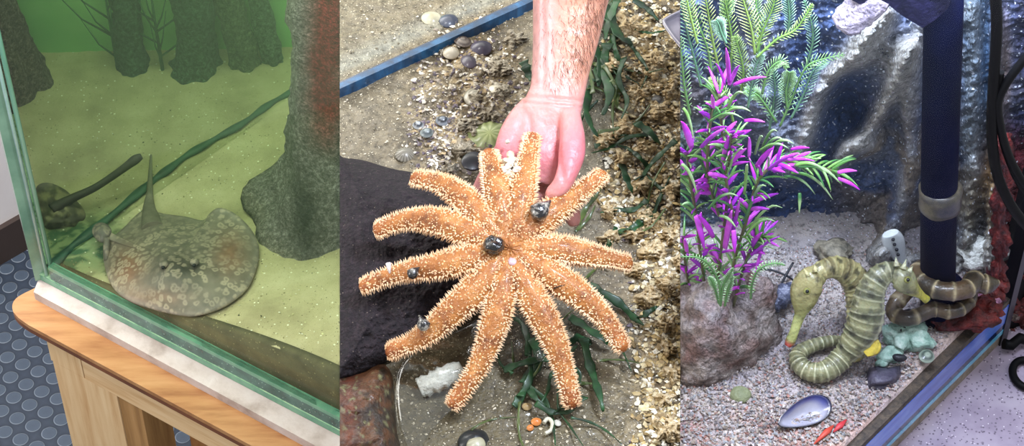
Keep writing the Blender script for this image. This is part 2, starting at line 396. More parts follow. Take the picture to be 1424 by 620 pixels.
for i in range(n_):
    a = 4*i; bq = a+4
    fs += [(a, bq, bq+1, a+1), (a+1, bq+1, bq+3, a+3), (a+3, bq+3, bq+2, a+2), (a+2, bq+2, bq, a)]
g.add(vs, fs); o = g.build('shaded_sand_bank', m_sandside, None, 1); tag(o, kind='structure')
# back wall of tank
bw0 = onz(-60, 92, .94); bw1 = onz(500, 78, .94)
g = MB(); g.wallbar(bw0, bw1, ZG, TOP, .01, .03); o = g.build('wall_tank_back', m_backdrop, None, 1, False); tag(o, kind='structure')

# ---- stingray
def skin_ray():
    m, nt, b, out = newmat('stingray_skin'); b.inputs['Roughness'].default_value = .55
    tc = nt.nodes.new('ShaderNodeTexCoord'); a = nt.nodes.new('ShaderNodeAttribute'); a.attribute_name = 'Col'
    wn = nt.nodes.new('ShaderNodeTexNoise'); wn.inputs['Scale'].default_value = 60; nt.links.new(tc.outputs['Object'], wn.inputs[0])
    ad = nt.nodes.new('ShaderNodeMix'); ad.data_type = 'RGBA'; ad.blend_type = 'ADD'; ad.inputs[0].default_value = .012; nt.links.new(tc.outputs['Object'], ad.inputs[6]); nt.links.new(wn.outputs['Color'], ad.inputs[7])
    vo = nt.nodes.new('ShaderNodeTexVoronoi'); vo.inputs['Scale'].default_value = 105; nt.links.new(ad.outputs[2], vo.inputs[0])
    r = ramp(nt, [(0, (.25, .25, .25)), (.16, (.3, .3, .3)), (.3, (1, 1, 1)), (.42, (.75, .75, .75)), (.55, (0, 0, 0))], vo.outputs['Distance'])
    n2 = nt.nodes.new('ShaderNodeTexNoise'); n2.inputs['Scale'].default_value = 14; nt.links.new(tc.outputs['Object'], n2.inputs[0])
    r2 = ramp(nt, [(.38, (.12, .12, .12)), (.65, (.6, .6, .6))], n2.outputs[0])
    f = mul(nt, r, r2)
    base = ramp(nt, [(.3, (.72, .72, .72)), (.7, (1.15, 1.12, 1.1))], wn.outputs[0]); base = mul(nt, base, a.outputs[0])
    mx = nt.nodes.new('ShaderNodeMix'); mx.data_type = 'RGBA'; nt.links.new(f, mx.inputs[0]); nt.links.new(base, mx.inputs[6]); mx.inputs[7].default_value = (*hx('#cbb9a0'), 1)
    nt.links.new(mx.outputs[2], b.inputs['Base Color'])
    bp = nt.nodes.new('ShaderNodeBump'); bp.inputs['Strength'].default_value = .5; bp.inputs['Distance'].default_value = .0015; nt.links.new(wn.outputs[0], bp.inputs['Height']); nt.links.new(bp.outputs[0], b.inputs['Normal'])
    return m
m_ray = skin_ray(); m_tail = M('ray_tail_skin', ['#c9c9c9', '#ffffff'], 60, rough=.6, attr=True, bump=.4)
ol = [(143, 350, .004), (147, 336, .012), (152, 322, .022), (141, 311, .03), (133, 318, .032), (136, 330, .028), (150, 333, .018), (170, 318, .006), (188, 300, .004), (203, 291, .004), (228, 297, .004), (258, 301, .004), (282, 306, .008), (292, 296, .02), (304, 289, .028), (322, 294, .024), (342, 310, .016), (355, 328, .01), (360, 346, .006), (357, 370, .004), (345, 398, .004),
      (322, 419, .004), (295, 432, .005), (266, 438, .006), (236, 434, .005), (205, 426, .006), (178, 416, .006), (158, 400, .006), (147, 376, .005)]
ol = [p for p in ol if p[:2] not in ((141, 311), (133, 318), (136, 330))]
CR = (246, 366)
def rayfn(u, v, t, e):
    h = .030*(1-t**2.2)**.9+e*t**5+.003
    h += .010*math.exp(-((u-247)**2+(v-372)**2)/900.0)
    h += .006*math.exp(-((u-225-(370-v)*.2)/14)**2)*(1-t)*sm(300, 340, v)
    h += .0015*nz((u, v, 0), .08)*(1-t)
    return sand(u, v, h)
gray = hx('#7d7568'); brn = hx('#94674e'); dk = hx('#3d392f'); edge = hx('#a69c90')
def raycol(u, v, t):
    c = mixc(gray, dk, math.exp(-((u-252)/34)**2-((v-372)/22)**2)*1.0)
    c = mixc(c, brn, .85*math.exp(-((u-178)/22)**2-((v-372)/26)**2)); c = mixc(c, brn, .75*math.exp(-((u-320)/22)**2-((v-352)/28)**2))
    c = mixc(c, brn, .4*math.exp(-((u-215)/50)**2-((v-412)/12)**2))
    return mixc(c, edge, sm(.9, 1, t)*.5)
sr = thing('stingray', sand(246, 366), 'grey-brown spotted stingray lying on the sand against the glass', 'stingray')
g = MB(); g.blob(ol, CR, rayfn, 26, raycol, 6, .006); g.build('body', m_ray, sr, 1)
tl = cr([(212, 318, .016, 16), (209, 303, .010, 13), (207, 288, .008, 8.5), (208, 268, .008, 4.6), (209, 243, .011, 3.2), (210, 215, .02, 1.4)], 6)
g = MB(); g.tube([sand(p[0], p[1], p[2]) for p in tl], [p[3]*.00103 for p in tl], [p[3]*.0007 for p in tl], n=10, up=(0, -.3, 1), col=hx('#857d6c')); g.build('tail', m_tail, sr, 1)
# curled fin tip
fl = [(139, 309, 0), (131, 313, 0), (128, 322, 0), (133, 331, 0), (142, 336, 0), (150, 330, 0), (155, 320, 0), (149, 312, 0)]
g = MB(); g.blob(fl, (141, 321), lambda u, v, t, e: sand(u, v, .026+.008*(1-t*t)), 6, hx('#77706a'), 5, .005); g.tube([sand(148, 330, .028), sand(148, 345, .016), sand(148, 362, .008)], [.004, .005, .003], n=8, col=hx('#7a7268')); g.build('curled_fin', m_ray, sr, 1)
m_eye = M('wet_black', ['#060606', '#101010'], 10, rough=.12)
for (u, v) in ((228, 370), (271, 367)):
    g = MB(); g.ball(rayfn(u, v, .15, 0)+V((0, 0, .004)), .0065, hx('#6f685c'), sc3=(1, 1, .55)); e = g.build('eye', m_ray, sr, 1)
    g = MB(); g.ball(rayfn(u, v+3, .15, 0)+V((0, -.0035, .005)), .0026); q = g.build('pupil', m_eye, e, 1)
# reflection of the ray in the pane, built as a solid second ray
ray_reflection = thing('stingray', sand(85, 290), 'reflection of the stingray in the tank glass, modelled as a second dark body with raised tail', 'stingray')
ol2 = [(50, 262), (66, 254), (88, 262), (104, 276), (116, 290), (118, 302), (104, 313), (84, 318), (64, 316), (52, 300)]
g = MB(); g.blob(ol2, (84, 290), lambda u, v, t, e: sand(u, v, .003+.020*(1-t**2)+.005*nz((u, v, 0), .07)), 16, lambda u, v, t: mixc(hx('#6a6452'), hx('#a09672'), sm(-.1, .4, nz((u, v, 0), .09))), 5, .004); g.build('body', m_tail, ray_reflection, 1)
tl = cr([(72, 292, .02, 9), (100, 276, .025, 6), (130, 262, .03, 5), (155, 246, .036, 5), (176, 231, .045, 5.5), (188, 222, .05, 6.5), (197, 217, .053, 4)], 6)
g = MB(); g.tube([sand(p[0], p[1], p[2]) for p in tl], [p[3]*.00106 for p in tl], n=10, col=hx('#4a463c')); g.build('tail', m_tail, ray_reflection, 1)

# ---- cast trees; those past the pane model its reflection as solid trunks
def trunk(name, u, v, prof, label, cat='tree trunk', base=(1, 1, 1), col=None, zfn=sand, bend=0, n=44, parts=None, seed=0, grp=None, clip=1, H=.62):
    p0 = zfn(u, v); m = MB(); vs = []; cs = []; fs = []; rows = 70
    root = None
    for i in range(rows+1):
        h = H*i/rows; r = 0
        for k in range(len(prof)-1):
            if prof[k][0] <= h <= prof[k+1][0]:
                t = (h-prof[k][0])/(prof[k+1][0]-prof[k][0]); t = t*t*(3-2*t); r = prof[k][1]*(1-t)+prof[k+1][1]*t; break
        else: r = prof[-1][1]
        cx = p0.x+bend*h+.01*math.sin(h*12+seed)
        for j in range(n):
            th = 2*math.pi*j/n
            rr = r*(1+.07*math.sin(5*th+seed+h*3)+.05*math.sin(9*th+seed*2-h*5))
            q = V((cx+rr*math.cos(th), p0.y+rr*math.sin(th), p0.z-.01+h)); rr2 = .004*nz(q, 60)+.006*nz(q+V((seed, 0, 0)), 18)
            q += V((math.cos(th), math.sin(th), 0))*rr2; vs.append(q); cs.append(col(q) if col else base)
    for i in range(rows):
        for j in range(n): fs.append((i*n+j, i*n+(j+1) % n, (i+1)*n+(j+1) % n, (i+1)*n+j))
    fs += [tuple(range(n-1, -1, -1)), tuple(range(rows*n, rows*n+n))]
    m.add(vs, fs, cs); o = m.build(name, m_bark, None, clip); return tag(o, label, cat, grp)
c0 = sand(480, 282)
def bigcol(q):
    h = q.z-c0.z; k = (.85, .85, .86)
    red = math.exp(-((q.x-(c0.x-.028+.085*h))/.022)**2)*sm(.14, .26, h)
    k = mixc(k, (.8, .10, .12), red*(1.5+.8*nz(q, 25)))
    dkk = math.exp(-((q.x-(c0.x-.045))/.024)**2-((h-.06)/.07)**2); k = mixc(k, (.12, .12, .12), dkk)
    if h < .012: k = mixc(k, (.8, .77, .6), .5)
    return k
trunk('tree_trunk', 480, 284, [(0, .138), (.014, .134), (.035, .108), (.10, .094), (.18, .085), (.30, .076), (.62, .07)], 'thick grey cast tree trunk with red stain and flared base beside stingray', col=bigcol, bend=.085)
trunk('tree_trunk', 12, 112, [(0, .06), (.03, .05), (.1, .045), (.6, .045)], 'reflected brown-grey trunk behind the glass at the tank corner', base=(.62, .56, .5), seed=2)
trunk('tree_trunk', 194, 92, [(0, .027), (.03, .022), (.6, .021)], 'reflected narrow dark green trunk, leftmost of the group at the tank back', base=(.22, .5, .3), seed=4)  # green haze of the water put into the colour of these trunks
trunk('tree_trunk', 272, 92, [(0, .04), (.03, .030), (.09, .026), (.14, .034), (.6, .032)], 'reflected thick dark green trunk with a bulge, widest at the tank back', base=(.22, .48, .3), seed=6)
trunk('tree_trunk', 330, 88, [(0, .026), (.03, .021), (.6, .020)], 'reflected olive green trunk just right of the thick bulging trunk at the tank back', base=(.4, .6, .32), seed=8)
trunk('tree_trunk', 378, 84, [(0, .016), (.6, .013)], 'thinnest reflected green trunk at the tank back, nearest the big red-stained trunk', base=(.35, .65, .42), seed=9)
m_twig = M('twig_green', ['#2f5a3c', '#3c6b48'], 20, rough=.8)
for (u, v, sd, lb) in ((164, 70, 1, 'reflected fine green branching twig left of the dark narrow trunk'), (226, 72, 2, 'reflected fine green branching twig between the two dark trunks')):
    random.seed(sd); g = MB(); p0 = sand(u, v+25)
    for k in range(9):
        a = random.uniform(-1.1, 1.1); L = random.uniform(.05, .1); z0 = random.uniform(.02, .12)
        st0 = p0+V((0, 0, z0)); g.tube([st0, st0+V((math.sin(a)*L*.5, -.005, L*.4)), st0+V((math.sin(a)*L, 0, L))], [.0018, .0013, .0005], n=5)
    g.tube([p0, p0+V((0, 0, .2))], [.003, .001], n=6); tag(g.build('twig', m_twig, None, 1), lb, 'branch')
random.seed(11)
m_fl = M('pale_flakes', ['#ffffff', '#ffffff'], 5, rough=.8, attr=True)
def pk():
    u = random.uniform(130, 472); v = random.uniform(150, 520); p = sand(u, v, .001)
    if (p-A1).dot(Q1) < .012 or ((u-246)/115)**2+((v-366)/78)**2 < 1: return None
    return p, random.choice((.0006, .001, .0014, .002))
shards('sand_grains', 900, pk, ['#e9e6c6', '#5c573c', '#8f875c', '#f3efd9', '#d8d2a0'], 0, m_fl, 1, 'pale and dark grains strewn over the tank sand', 'gravel')
# water
g = MB(); a = A1+D1*.014+Q1*.010; e_ = E1+Q1*.010
g.prism([(a.x+.008, a.y+.002), (e_.x, e_.y), (bw1.x+.1, bw1.y+.02), (bw0.x, bw0.y+.02), (LB.x+.03, LB.y)], ZG+.012, 1.72)
tag(g.build('water_in_ray_tank', volmat('green_water', (.66, .95, .5), .17, (.74, .93, .66), 1.2), None, 1, False), kind='structure')
# ================================================================== TIDE POOL WITH SUNFLOWER-LIKE STAR
Z2 = CAM.z-1.34
def G(u, v, h=0): return onz(u, v, Z2+h)
MM = .00066
def rough2(p, k=1): return k*(.007*nz(p, 16)+.0035*nz(p, 55)+.0015*nz(p, 150))
def oyst(u, v):   # how oyster-crusted the bed is at a photo place
    a = sm(825, 870, u+25*nz((u, v, 0), .02))*(1-.75*sm(300, 340, v)*sm(0, 1, (925-u)/60)*(1-sm(470, 560, v)*0))
    b = .9*math.exp(-((u-655)/75)**2-((v-110)/85)**2)+.8*math.exp(-((u-620)/50)**2-((v-200)/50)**2)
    return max(0, min(1, a+b))
def proj(p):
    q = p-CAM; t = q.dot(FW); return (712+F*q.dot(RT)/t, 310-F*q.dot(UP)/t)
def bed(u, v, h=0):
    p = G(u, v, h); o = oyst(u, v)
    z = rough2(p, .35+.65*o)+o*(.008*abs(nz(p, 42))+.004*abs(nz(p, 110))); return G(u, v, h+z)
sandc = hx('#857962'); sandd = hx('#73684d'); crust = hx('#c4ad84'); crustd = hx('#6d5c43')
def bedcol(q, a, b_):
    u, v = proj(q); o = oyst(u, v)
    c = mixc(sandc, sandd, sm(430, 560, v))
    k = nz(q, 60); cc = mixc(crustd, crust, sm(-.25, .25, k+.6*nz(q, 160)))
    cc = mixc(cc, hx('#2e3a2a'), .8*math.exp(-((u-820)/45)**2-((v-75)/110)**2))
    c = mixc(c, cc, o)
    c = mixc(c, hx('#4a4238'), .7*sm(.1, .4, nz(q+V((3, 0, 0)), 35))*(.4+.6*o))
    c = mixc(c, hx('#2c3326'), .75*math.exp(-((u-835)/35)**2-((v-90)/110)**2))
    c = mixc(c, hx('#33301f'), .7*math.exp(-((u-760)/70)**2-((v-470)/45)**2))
    return mixc(c, hx('#a8aba0'), .5*sm(0, 1, ((705-u)*.45+5-v)/14)*sm(0, 1, (v+45-(715-u)*.455)/30))
m_bed = M('tide_pool_sand', ['#6f6a64', '#dddddd', '#ffffff'], 150, rough=.45, nrough=.8, bump=.8, bscale=420, attr=True, spec=.5, coat=.2, speck=[(420, .2, '#d9cdb2'), (300, .16, '#3d362b')])
def bfn(a, b_): return bed(468+482*a, 640-680*b_)
g = grid(250, 330, bfn, bedcol, Z2-.04); tag(g.build('ground_tide_pool', m_bed, None, 2), kind='structure')

# dark wet rock on the left
m_rockd = M('dark_wet_rock', ['#100b0f', '#1f161c', '#3d3036'], 160, rough=.85, bump=2, bscale=340, attr=True, coat=0, nrough=.8, speck=[(260, .14, '#6e625a')])
rol = [(440, 214), (478, 219), (506, 223), (540, 233), (575, 240), (612, 250), (645, 262), (672, 280), (692, 305), (688, 340), (680, 375), (672, 415), (640, 440), (600, 462), (565, 492), (535, 505), (505, 520), (475, 528), (440, 530)]
def rk(u, v, t, e):
    h = .052*(1-t**5)**.8*(.55+.45*sm(520, 300, v)); p = G(u, v, 0)
    return G(u, v, h+.004*nz(p, 22)*(1-t**4)+.0022*nz(p, 90)+.0012*nz(p, 230))
g = MB(); g.blob(rol, (560, 370), rk, 90, (1, 1, 1), 12, .004, under=Z2-.02)
tag(g.build('rock', m_rockd, None, 2), 'large dark purplish black wet rock under the left arms of the starfish', 'rock')
rol = [(440, 528), (478, 524), (505, 516), (530, 505), (545, 520), (549, 560), (552, 600), (556, 640), (500, 650), (440, 640)]
def rk2(u, v, t, e):
    h = .03*(1-t**5); p = G(u, v, 0); return G(u, v, h+.005*nz(p, 30)*(1-t**4)+.002*nz(p, 110))
def rk2c(u, v, t):
    k = nz((u, v, 0), .03)+.6*nz((u, v, 5), .1)
    c = mixc(hx('#3a2c1f'), hx('#6e4526'), sm(-.3, .3, k)); c = mixc(c, hx('#7a3a22'), math.exp(-((u-485)/14)**2)*.7)
    return mixc(c, hx('#8e8a60'), sm(.3, .6, nz((u, v, 9), .12)))
m_rock2 = M('brown_weedy_rock', ['#777777', '#ffffff'], 120, rough=.5, bump=1.2, bscale=380, attr=True, coat=.2, nrough=.8)
g = MB(); g.blob(rol, (498, 580), rk2, 40, rk2c, 8, .004, under=Z2-.02)
tag(g.build('rock', m_rock2, None, 2), 'reddish brown weed-stained rock in the lower corner below the dark rock', 'rock')

# shell and oyster rubble
m_shard = M('shell_rubble', ['#9a9a9a', '#ffffff', '#ffffff'], 260, rough=.5, attr=True, coat=.15, bump=.4)
PALS = (['#d9c79c', '#c2a974', '#a58a58', '#e8dcc0', '#8a7450', '#f2ead6'], ['#cfc4b0', '#9c8f82', '#6d6069', '#e6ddce', '#b9a07a', '#5b5058', '#f0e8da'], ['#8d8470', '#b8ab90', '#d6cbb4', '#6d6450'])
def onrock(u, v): return u < 690 and v > 222 and v > 222+max(0, u-520)*.28 and v < 530-(u-472)*.35
random.seed(21)
def pk2():
    u = random.uniform(470, 948); v = random.uniform(-6, 626); o = oyst(u, v)
    if onrock(u, v): return None
    if random.random() > .16+.84*o: return None
    if o > .35 and u > 780: pal = PALS[0]; sz = random.choice((.0012, .002, .003, .0045))
    elif o > .3: pal = PALS[1]; sz = random.choice((.001, .0016, .0024, .0036))
    else: pal = PALS[2]; sz = random.choice((.0006, .0009, .0014, .002))
    if 790 < u < 880 and v < 170 and random.random() < .6: return None
    return bed(u, v, sz*.25), sz, pal
shards('shell_rubble', 22000, pk2, PALS[0], 0, m_shard, 2, 'tan and cream oyster shell rubble covering the tide pool bed', 'shell rubble')

# ---- larger oyster lumps (crusty shells)
random.seed(5)
m_oy = M('oyster_crust', ['#85704c', '#d3b88a', '#f8efd6'], 150, rough=.5, bump=1.5, bscale=420, coat=.2, nrough=.8)
m_oy2 = M('oyster_crust_grey', ['#5f564c', '#a99c86', '#e0d8c6'], 150, rough=.5, bump=1.5, bscale=420, coat=.2, nrough=.8)
def oyster(u, v, r, label, mat, grp, h=.012):
    n = 17; ph = random.uniform(0, 6); ol = []
    for i in range(n):
        a = 2*math.pi*i/n+ph; k = r*random.uniform(.5, 1.25); ol.append((u+k*math.cos(a)*random.choice((1, 1.1)), v+k*math.sin(a)*.85))
    sd = random.uniform(0, 50)
    def fn(uu, vv, t, e):
        p = G(uu, vv, 0); hh = h*(1-t**2)*(.4+.8*abs(nz(p+V((sd, 0, 0)), 38)))+.010*abs(nz(p+V((sd, 0, 0)), 110))*(1-t**8)+.004*nz(p, 240)*(1-t**8)
        return bed(uu, vv, max(.001, hh))
    g = MB(); g.blob(ol, (u, v), fn, 14, (1, 1, 1), 4, .004); return tag(g.build('oyster', mat, None, 2), label, 'oyster', grp)
ows = [(u+random.uniform(-7, 7), v+random.uniform(-7, 7), r*random.uniform(.8, 1.25)) for (u, v, r) in [(873, 32, 20), (905, 85, 16), (862, 92, 17), (926, 118, 18), (890, 130, 18), (918, 160, 20), (872, 168, 18), (900, 200, 19), (935, 215, 15), (862, 222, 17), (885, 250, 20), (925, 262, 18), (905, 300, 20), (875, 318, 16),
       (935, 330, 18), (912, 350, 18), (890, 372, 15), (932, 390, 17), (905, 410, 16), (935, 440, 17), (928, 480, 18), (935, 520, 16), (930, 560, 17), (920, 600, 19), (840, 285, 15), (850, 330, 13), (700, 90, 14), (712, 60, 12), (660, 175, 16), (640, 210, 17), (680, 160, 14), (665, 140, 13), (622, 228, 13), (700, 120, 13), (845, 195, 14), (830, 250, 13), (945, 150, 15), (944, 360, 14)]]
for i, (u, v, r) in enumerate(ows):
    oyster(u, v, r, 'crusty tan oyster shell among the oyster rubble of the tide pool bed', m_oy if u > 780 else m_oy2, 'crusty oyster shells of the bed')

# ---- smooth shells
def shell(u, v, r, rot, cols, label, cat='shell', name='clam_shell', ribs=0, h=.4, asp=.85, tilt=(.2, 0), up=.002, bands=0, pos=None, clip=2):
    g = MB(); vs = []; cs = []; fs = []; N = 36; R = 10
    Mx = Matrix.Rotation(rot, 3, 'Z') @ Matrix.Rotation(tilt[0], 3, 'X') @ Matrix.Rotation(tilt[1], 3, 'Y')
    c0_ = pos if pos is not None else bed(u, v, up)
    for side in (0, 1):
        for i in range(R+1):
            t = i/R
            for j in range(N):
                th = 2*math.pi*j/N
                rr = r*t*(1-.18*math.cos(th)+.02*math.sin(3*th))
                rb = 1+(.035*math.cos(ribs*th) if ribs else 0)*t
                x = rr*math.cos(th)*rb-.15*r*(1-t); y = rr*math.sin(th)*asp*rb
                z = h*r*(1-t*t)+(.02*r*math.cos(ribs*th)*t if ribs else 0)+(.02*r*math.sin(t*40) if bands else 0)
                if side: z = z*.75-.08*r
                vs.append(c0_+Mx @ V((x, y, z)))
                k = (math.sin(t*bands)*.5+.5) if bands else ((math.cos(ribs*th)*.5+.5) if ribs else t)
                cs.append(mixc(hx(cols[0]), hx(cols[1]), k))
    o1 = (R+1)*N
    for s_ in (0, o1):
        for i in range(R):
            for j in range(N):
                f = (s_+i*N+j, s_+(i+1)*N+j, s_+(i+1)*N+(j+1) % N, s_+i*N+(j+1) % N); fs.append(f if s_ == 0 else f[::-1])
    for j in range(N): fs.append((R*N+j, o1+R*N+j, o1+R*N+(j+1) % N, R*N+(j+1) % N))
    g.add(vs, fs, cs); return tag(g.build(name, m_shellw, None, clip), label, cat)
m_shellw = M('smooth_shell', ['#c9c9c9', '#ffffff'], 80, rough=.35, attr=True, coat=.3)
shell(684, 188, .0200, .4, ('#8f9a5e', '#c0c78e'), 'pale green ribbed scallop shell beside the hand', ribs=26, h=.3, name='scallop_shell')
shell(565, 214, .0095, .5, ('#6d675c', '#a39c8c'), 'grey ribbed cockle shell on sand above the dark rock', ribs=18, h=.5, name='cockle_shell')
shell(661, 133, .012, 1.2, ('#8f8674', '#c9c0ab'), 'round beige shell with rings near the forearm', bands=18)
shell(629, 72, .009, .9, ('#e0d6c4', '#c9bda6'), 'white oval clam shell below the blue edge')
shell(690, 124, .0085, 2.4, ('#d8cdb4', '#f0e8d6'), 'cream oval shell left of the wrist')
shell(602, 25, .010, .1, ('#b9b08f', '#d6cfb4'), 'pale flat shell above the blue edge, beside a dark shell')
shell(626, 28, .010, .5, ('#3b3f52', '#545a6a'), 'dark blue shell above the blue edge')
shell(642, 56, .010, 2.2, ('#5b4d48', '#8b7d72'), 'brown round shell touching the blue edge', bands=14)
shell(672, 66, .011, .4, ('#3a3544', '#5b5366'), 'dark purple shell in rubble, nearer the forearm of the dark pair', h=.5)
shell(652, 84, .010, 1.9, ('#433c48', '#645a68'), 'dark purple shell in rubble, lower one of the dark pair', h=.5)
shell(726, 8, .010, 1.2, ('#a7a08e', '#d6d0bd'), 'pale ringed shell at the far end of the blue edge', bands=14)
shell(617, 168, .0068, 0, ('#24262b', '#8d939b'), 'small dark glossy shell lying on its side above the starfish', h=.7, bands=9, name='sea_snail')
shell(660, 222, .012, 1.0, ('#0c0a0e', '#1d1a22'), 'flat black shell piece wedged above the second upper arm', h=.2, up=.03)
shell(583, 174, .0055, 0, ('#3a3d42', '#c8cdd1'), 'small silvery snail shell on sand above the dark rock', h=.8, bands=8, name='sea_snail')
shell(595, 184, .0065, .5, ('#5a6264', '#98a09e'), 'small grey snail shell below the silvery one', h=.7, bands=8, name='sea_snail')
shell(915, 140, .0085, .9, ('#46464a', '#84827e'), 'dark grey oval shell in rubble right of the wrist', h=.5, bands=11)
shell(945-16, 268, .008, .9, ('#6a685f', '#a8a492'), 'grey shell in oyster rubble at the right', h=.5)
shell(662, 612, .0135, .6, ('#16181a', '#2c2f30'), 'black mussel shell with pale inside at the bottom edge', h=.5, name='mussel_shell')
shell(664, 617, .0085, .8, ('#c9c4ac', '#a7a284'), 'pale broken shell piece lying in the black mussel shell', up=.006)
shell(747, 586, .0045, .2, ('#d8742e', '#e6934d'), 'orange shell fragment, larger of the two orange ones', h=.5)
shell(738, 594, .0033, .9, ('#d27a3d', '#e6934d'), 'orange shell fragment, smaller of the two orange ones', h=.5)
shell(775, 587, .0036, 1.9, ('#c5c3b4', '#e2e0d2'), 'tiny white shell between the orange bits and the weed', h=.5)
shell(734, 565, .0042, 0, ('#9c8256', '#c3a878'), 'tan small shell above the orange fragments', h=.5)
# hook shaped worm shell
g = MB(); g.tube([G(*p, .004) for p in cr([(756, 588), (762, 582), (768, 588), (766, 598), (758, 603)], 5)], .0018, n=8, col=hx('#cfcab4')); tag(g.build('worm_tube', m_shellw, None, 2), 'pale hooked worm tube beside the orange shell bits', 'shell')
# white razor-like piece
g = MB(); P_ = [bed(583, 540, .006), bed(612, 527, .01), bed(642, 514, .010)]
g.tube([V(p) for p in cr(P_, 8)], lambda t: .0098*(1-.25*abs(t-.5))*(1+.10*math.sin(t*37)+.06*math.sin(t*71)), lambda t: .005, n=14, up=(0, -.3, 1), prof=lambda t, th: 1+.12*math.sin(th*5+t*9))
tag(g.build('white_shell_fragment', M('white_chalk', ['#c9cbc6', '#f4f5f1'], 140, rough=.4, bump=1, bscale=300, coat=.4), None, 2), 'ridged white broken shell piece on sand below the dark rock', 'shell')

# ---- blue divider edge
m_blue = M('blue_edge', ['#0b2338', '#123f63', '#23628f'], 22, rough=.3, coat=.3, stretch=((3, 3, 1), (0, 0, 0)))
m_blue2 = M('dark_blue_edge', ['#16243c', '#1f3554'], 22, rough=.25, coat=.6)
e0 = G(455, 119, .02); e1 = G(740, -10, .02)
dv = thing('tank_divider', e0, 'blue-edged glass divider crossing the upper corner of the tide pool', 'divider')
g = MB(); g.wallbar(e0, e1, Z2-.02, Z2+.011, .007, -.002); g.build('blue_edge', m_blue, dv, 2, False)
g = MB(); g.wallbar(e0, e1, Z2-.02, Z2+.009, .0035, .0052); g.build('dark_edge', m_blue2, dv, 2, False)
# tray corner
tr_ = [(921, 30), (925, 24), (940, 16), (960, 8), (1000, 0), (1000, 120), (960, 80), (944, 62), (932, 47)]
g = MB(); g.blob(tr_, (965, 45), lambda u, v, t, e: G(u, v, .05+.006*sm(.82, .95, t)-.006*sm(.97, 1, t)), 16, hx('#a9a3b8'), 4, .004)
tag(g.build('plastic_tray', M('frosted_plastic', ['#9d97ac', '#c5c0d0'], 20, rough=.15, coat=.8), None, 2), 'corner of a frosted white plastic tray at the right edge', 'tray')

# ---- starfish
TA = math.radians(25); SN = V((0, -math.sin(TA), math.cos(TA))); S0 = G(709, 568, .012)
def ST(u, v, h=0): return onplane(u, v, S0+SN*h, SN)
m_star = M('starfish_skin', ['#6b3a17', '#985a26', '#ad6e33', '#c2874c'], 75, rough=.5, bump=.8, bscale=420, attr=True, coat=.1, speck=[(330, .26, '#eec48c')])
m_spine = M('starfish_spines', ['#dcae80', '#efd3b0'], 60, rough=.5)
arms = [
 ([(715, 325), (722, 290), (728, 255), (735, 220), (741, 186)], 'up', 1, .0),
 ([(700, 322), (697, 290), (690, 255), (684, 230), (679, 210)], '', 1.05, .0),
 ([(692, 328), (668, 300), (640, 272), (610, 254), (572, 247)], '', 1, -.006),
 ([(685, 336), (650, 322), (610, 308), (565, 306), (520, 322)], '', 1.05, -.008),
 ([(684, 350), (650, 360), (610, 370), (555, 380), (500, 400)], '', 1.0, -.008),
 ([(692, 362), (665, 398), (630, 432), (585, 470), (537, 491)], '', 1.05, -.008),
 ([(704, 368), (698, 410), (686, 455), (665, 510), (626, 568)], '', 1.0, -.004),
 ([(718, 366), (735, 405), (760, 450), (782, 505), (797, 568)], '', 1.05, -.004),
 ([(727, 358), (762, 380), (800, 405), (838, 440), (869, 488)], '', 1.05, -.004),
 ([(730, 346), (765, 346), (800, 350), (840, 358), (879, 367)], '', 1.0, -.002),
 ([(724, 333), (750, 308), (778, 288), (808, 266), (841, 240)], '', 1.0, -.0)]
star = thing('starfish', ST(709, 345), 'orange eleven-armed starfish with pale spines lying over rock and open hand', 'starfish')
random.seed(3)
def armw(t):
    w_ = (8.5+9.5*sm(0, .42, t))*(1-.42*sm(.5, .94, t))
    return w_*(math.sqrt(max(.02, 1-((t-.94)/.062)**2)) if t > .94 else 1)
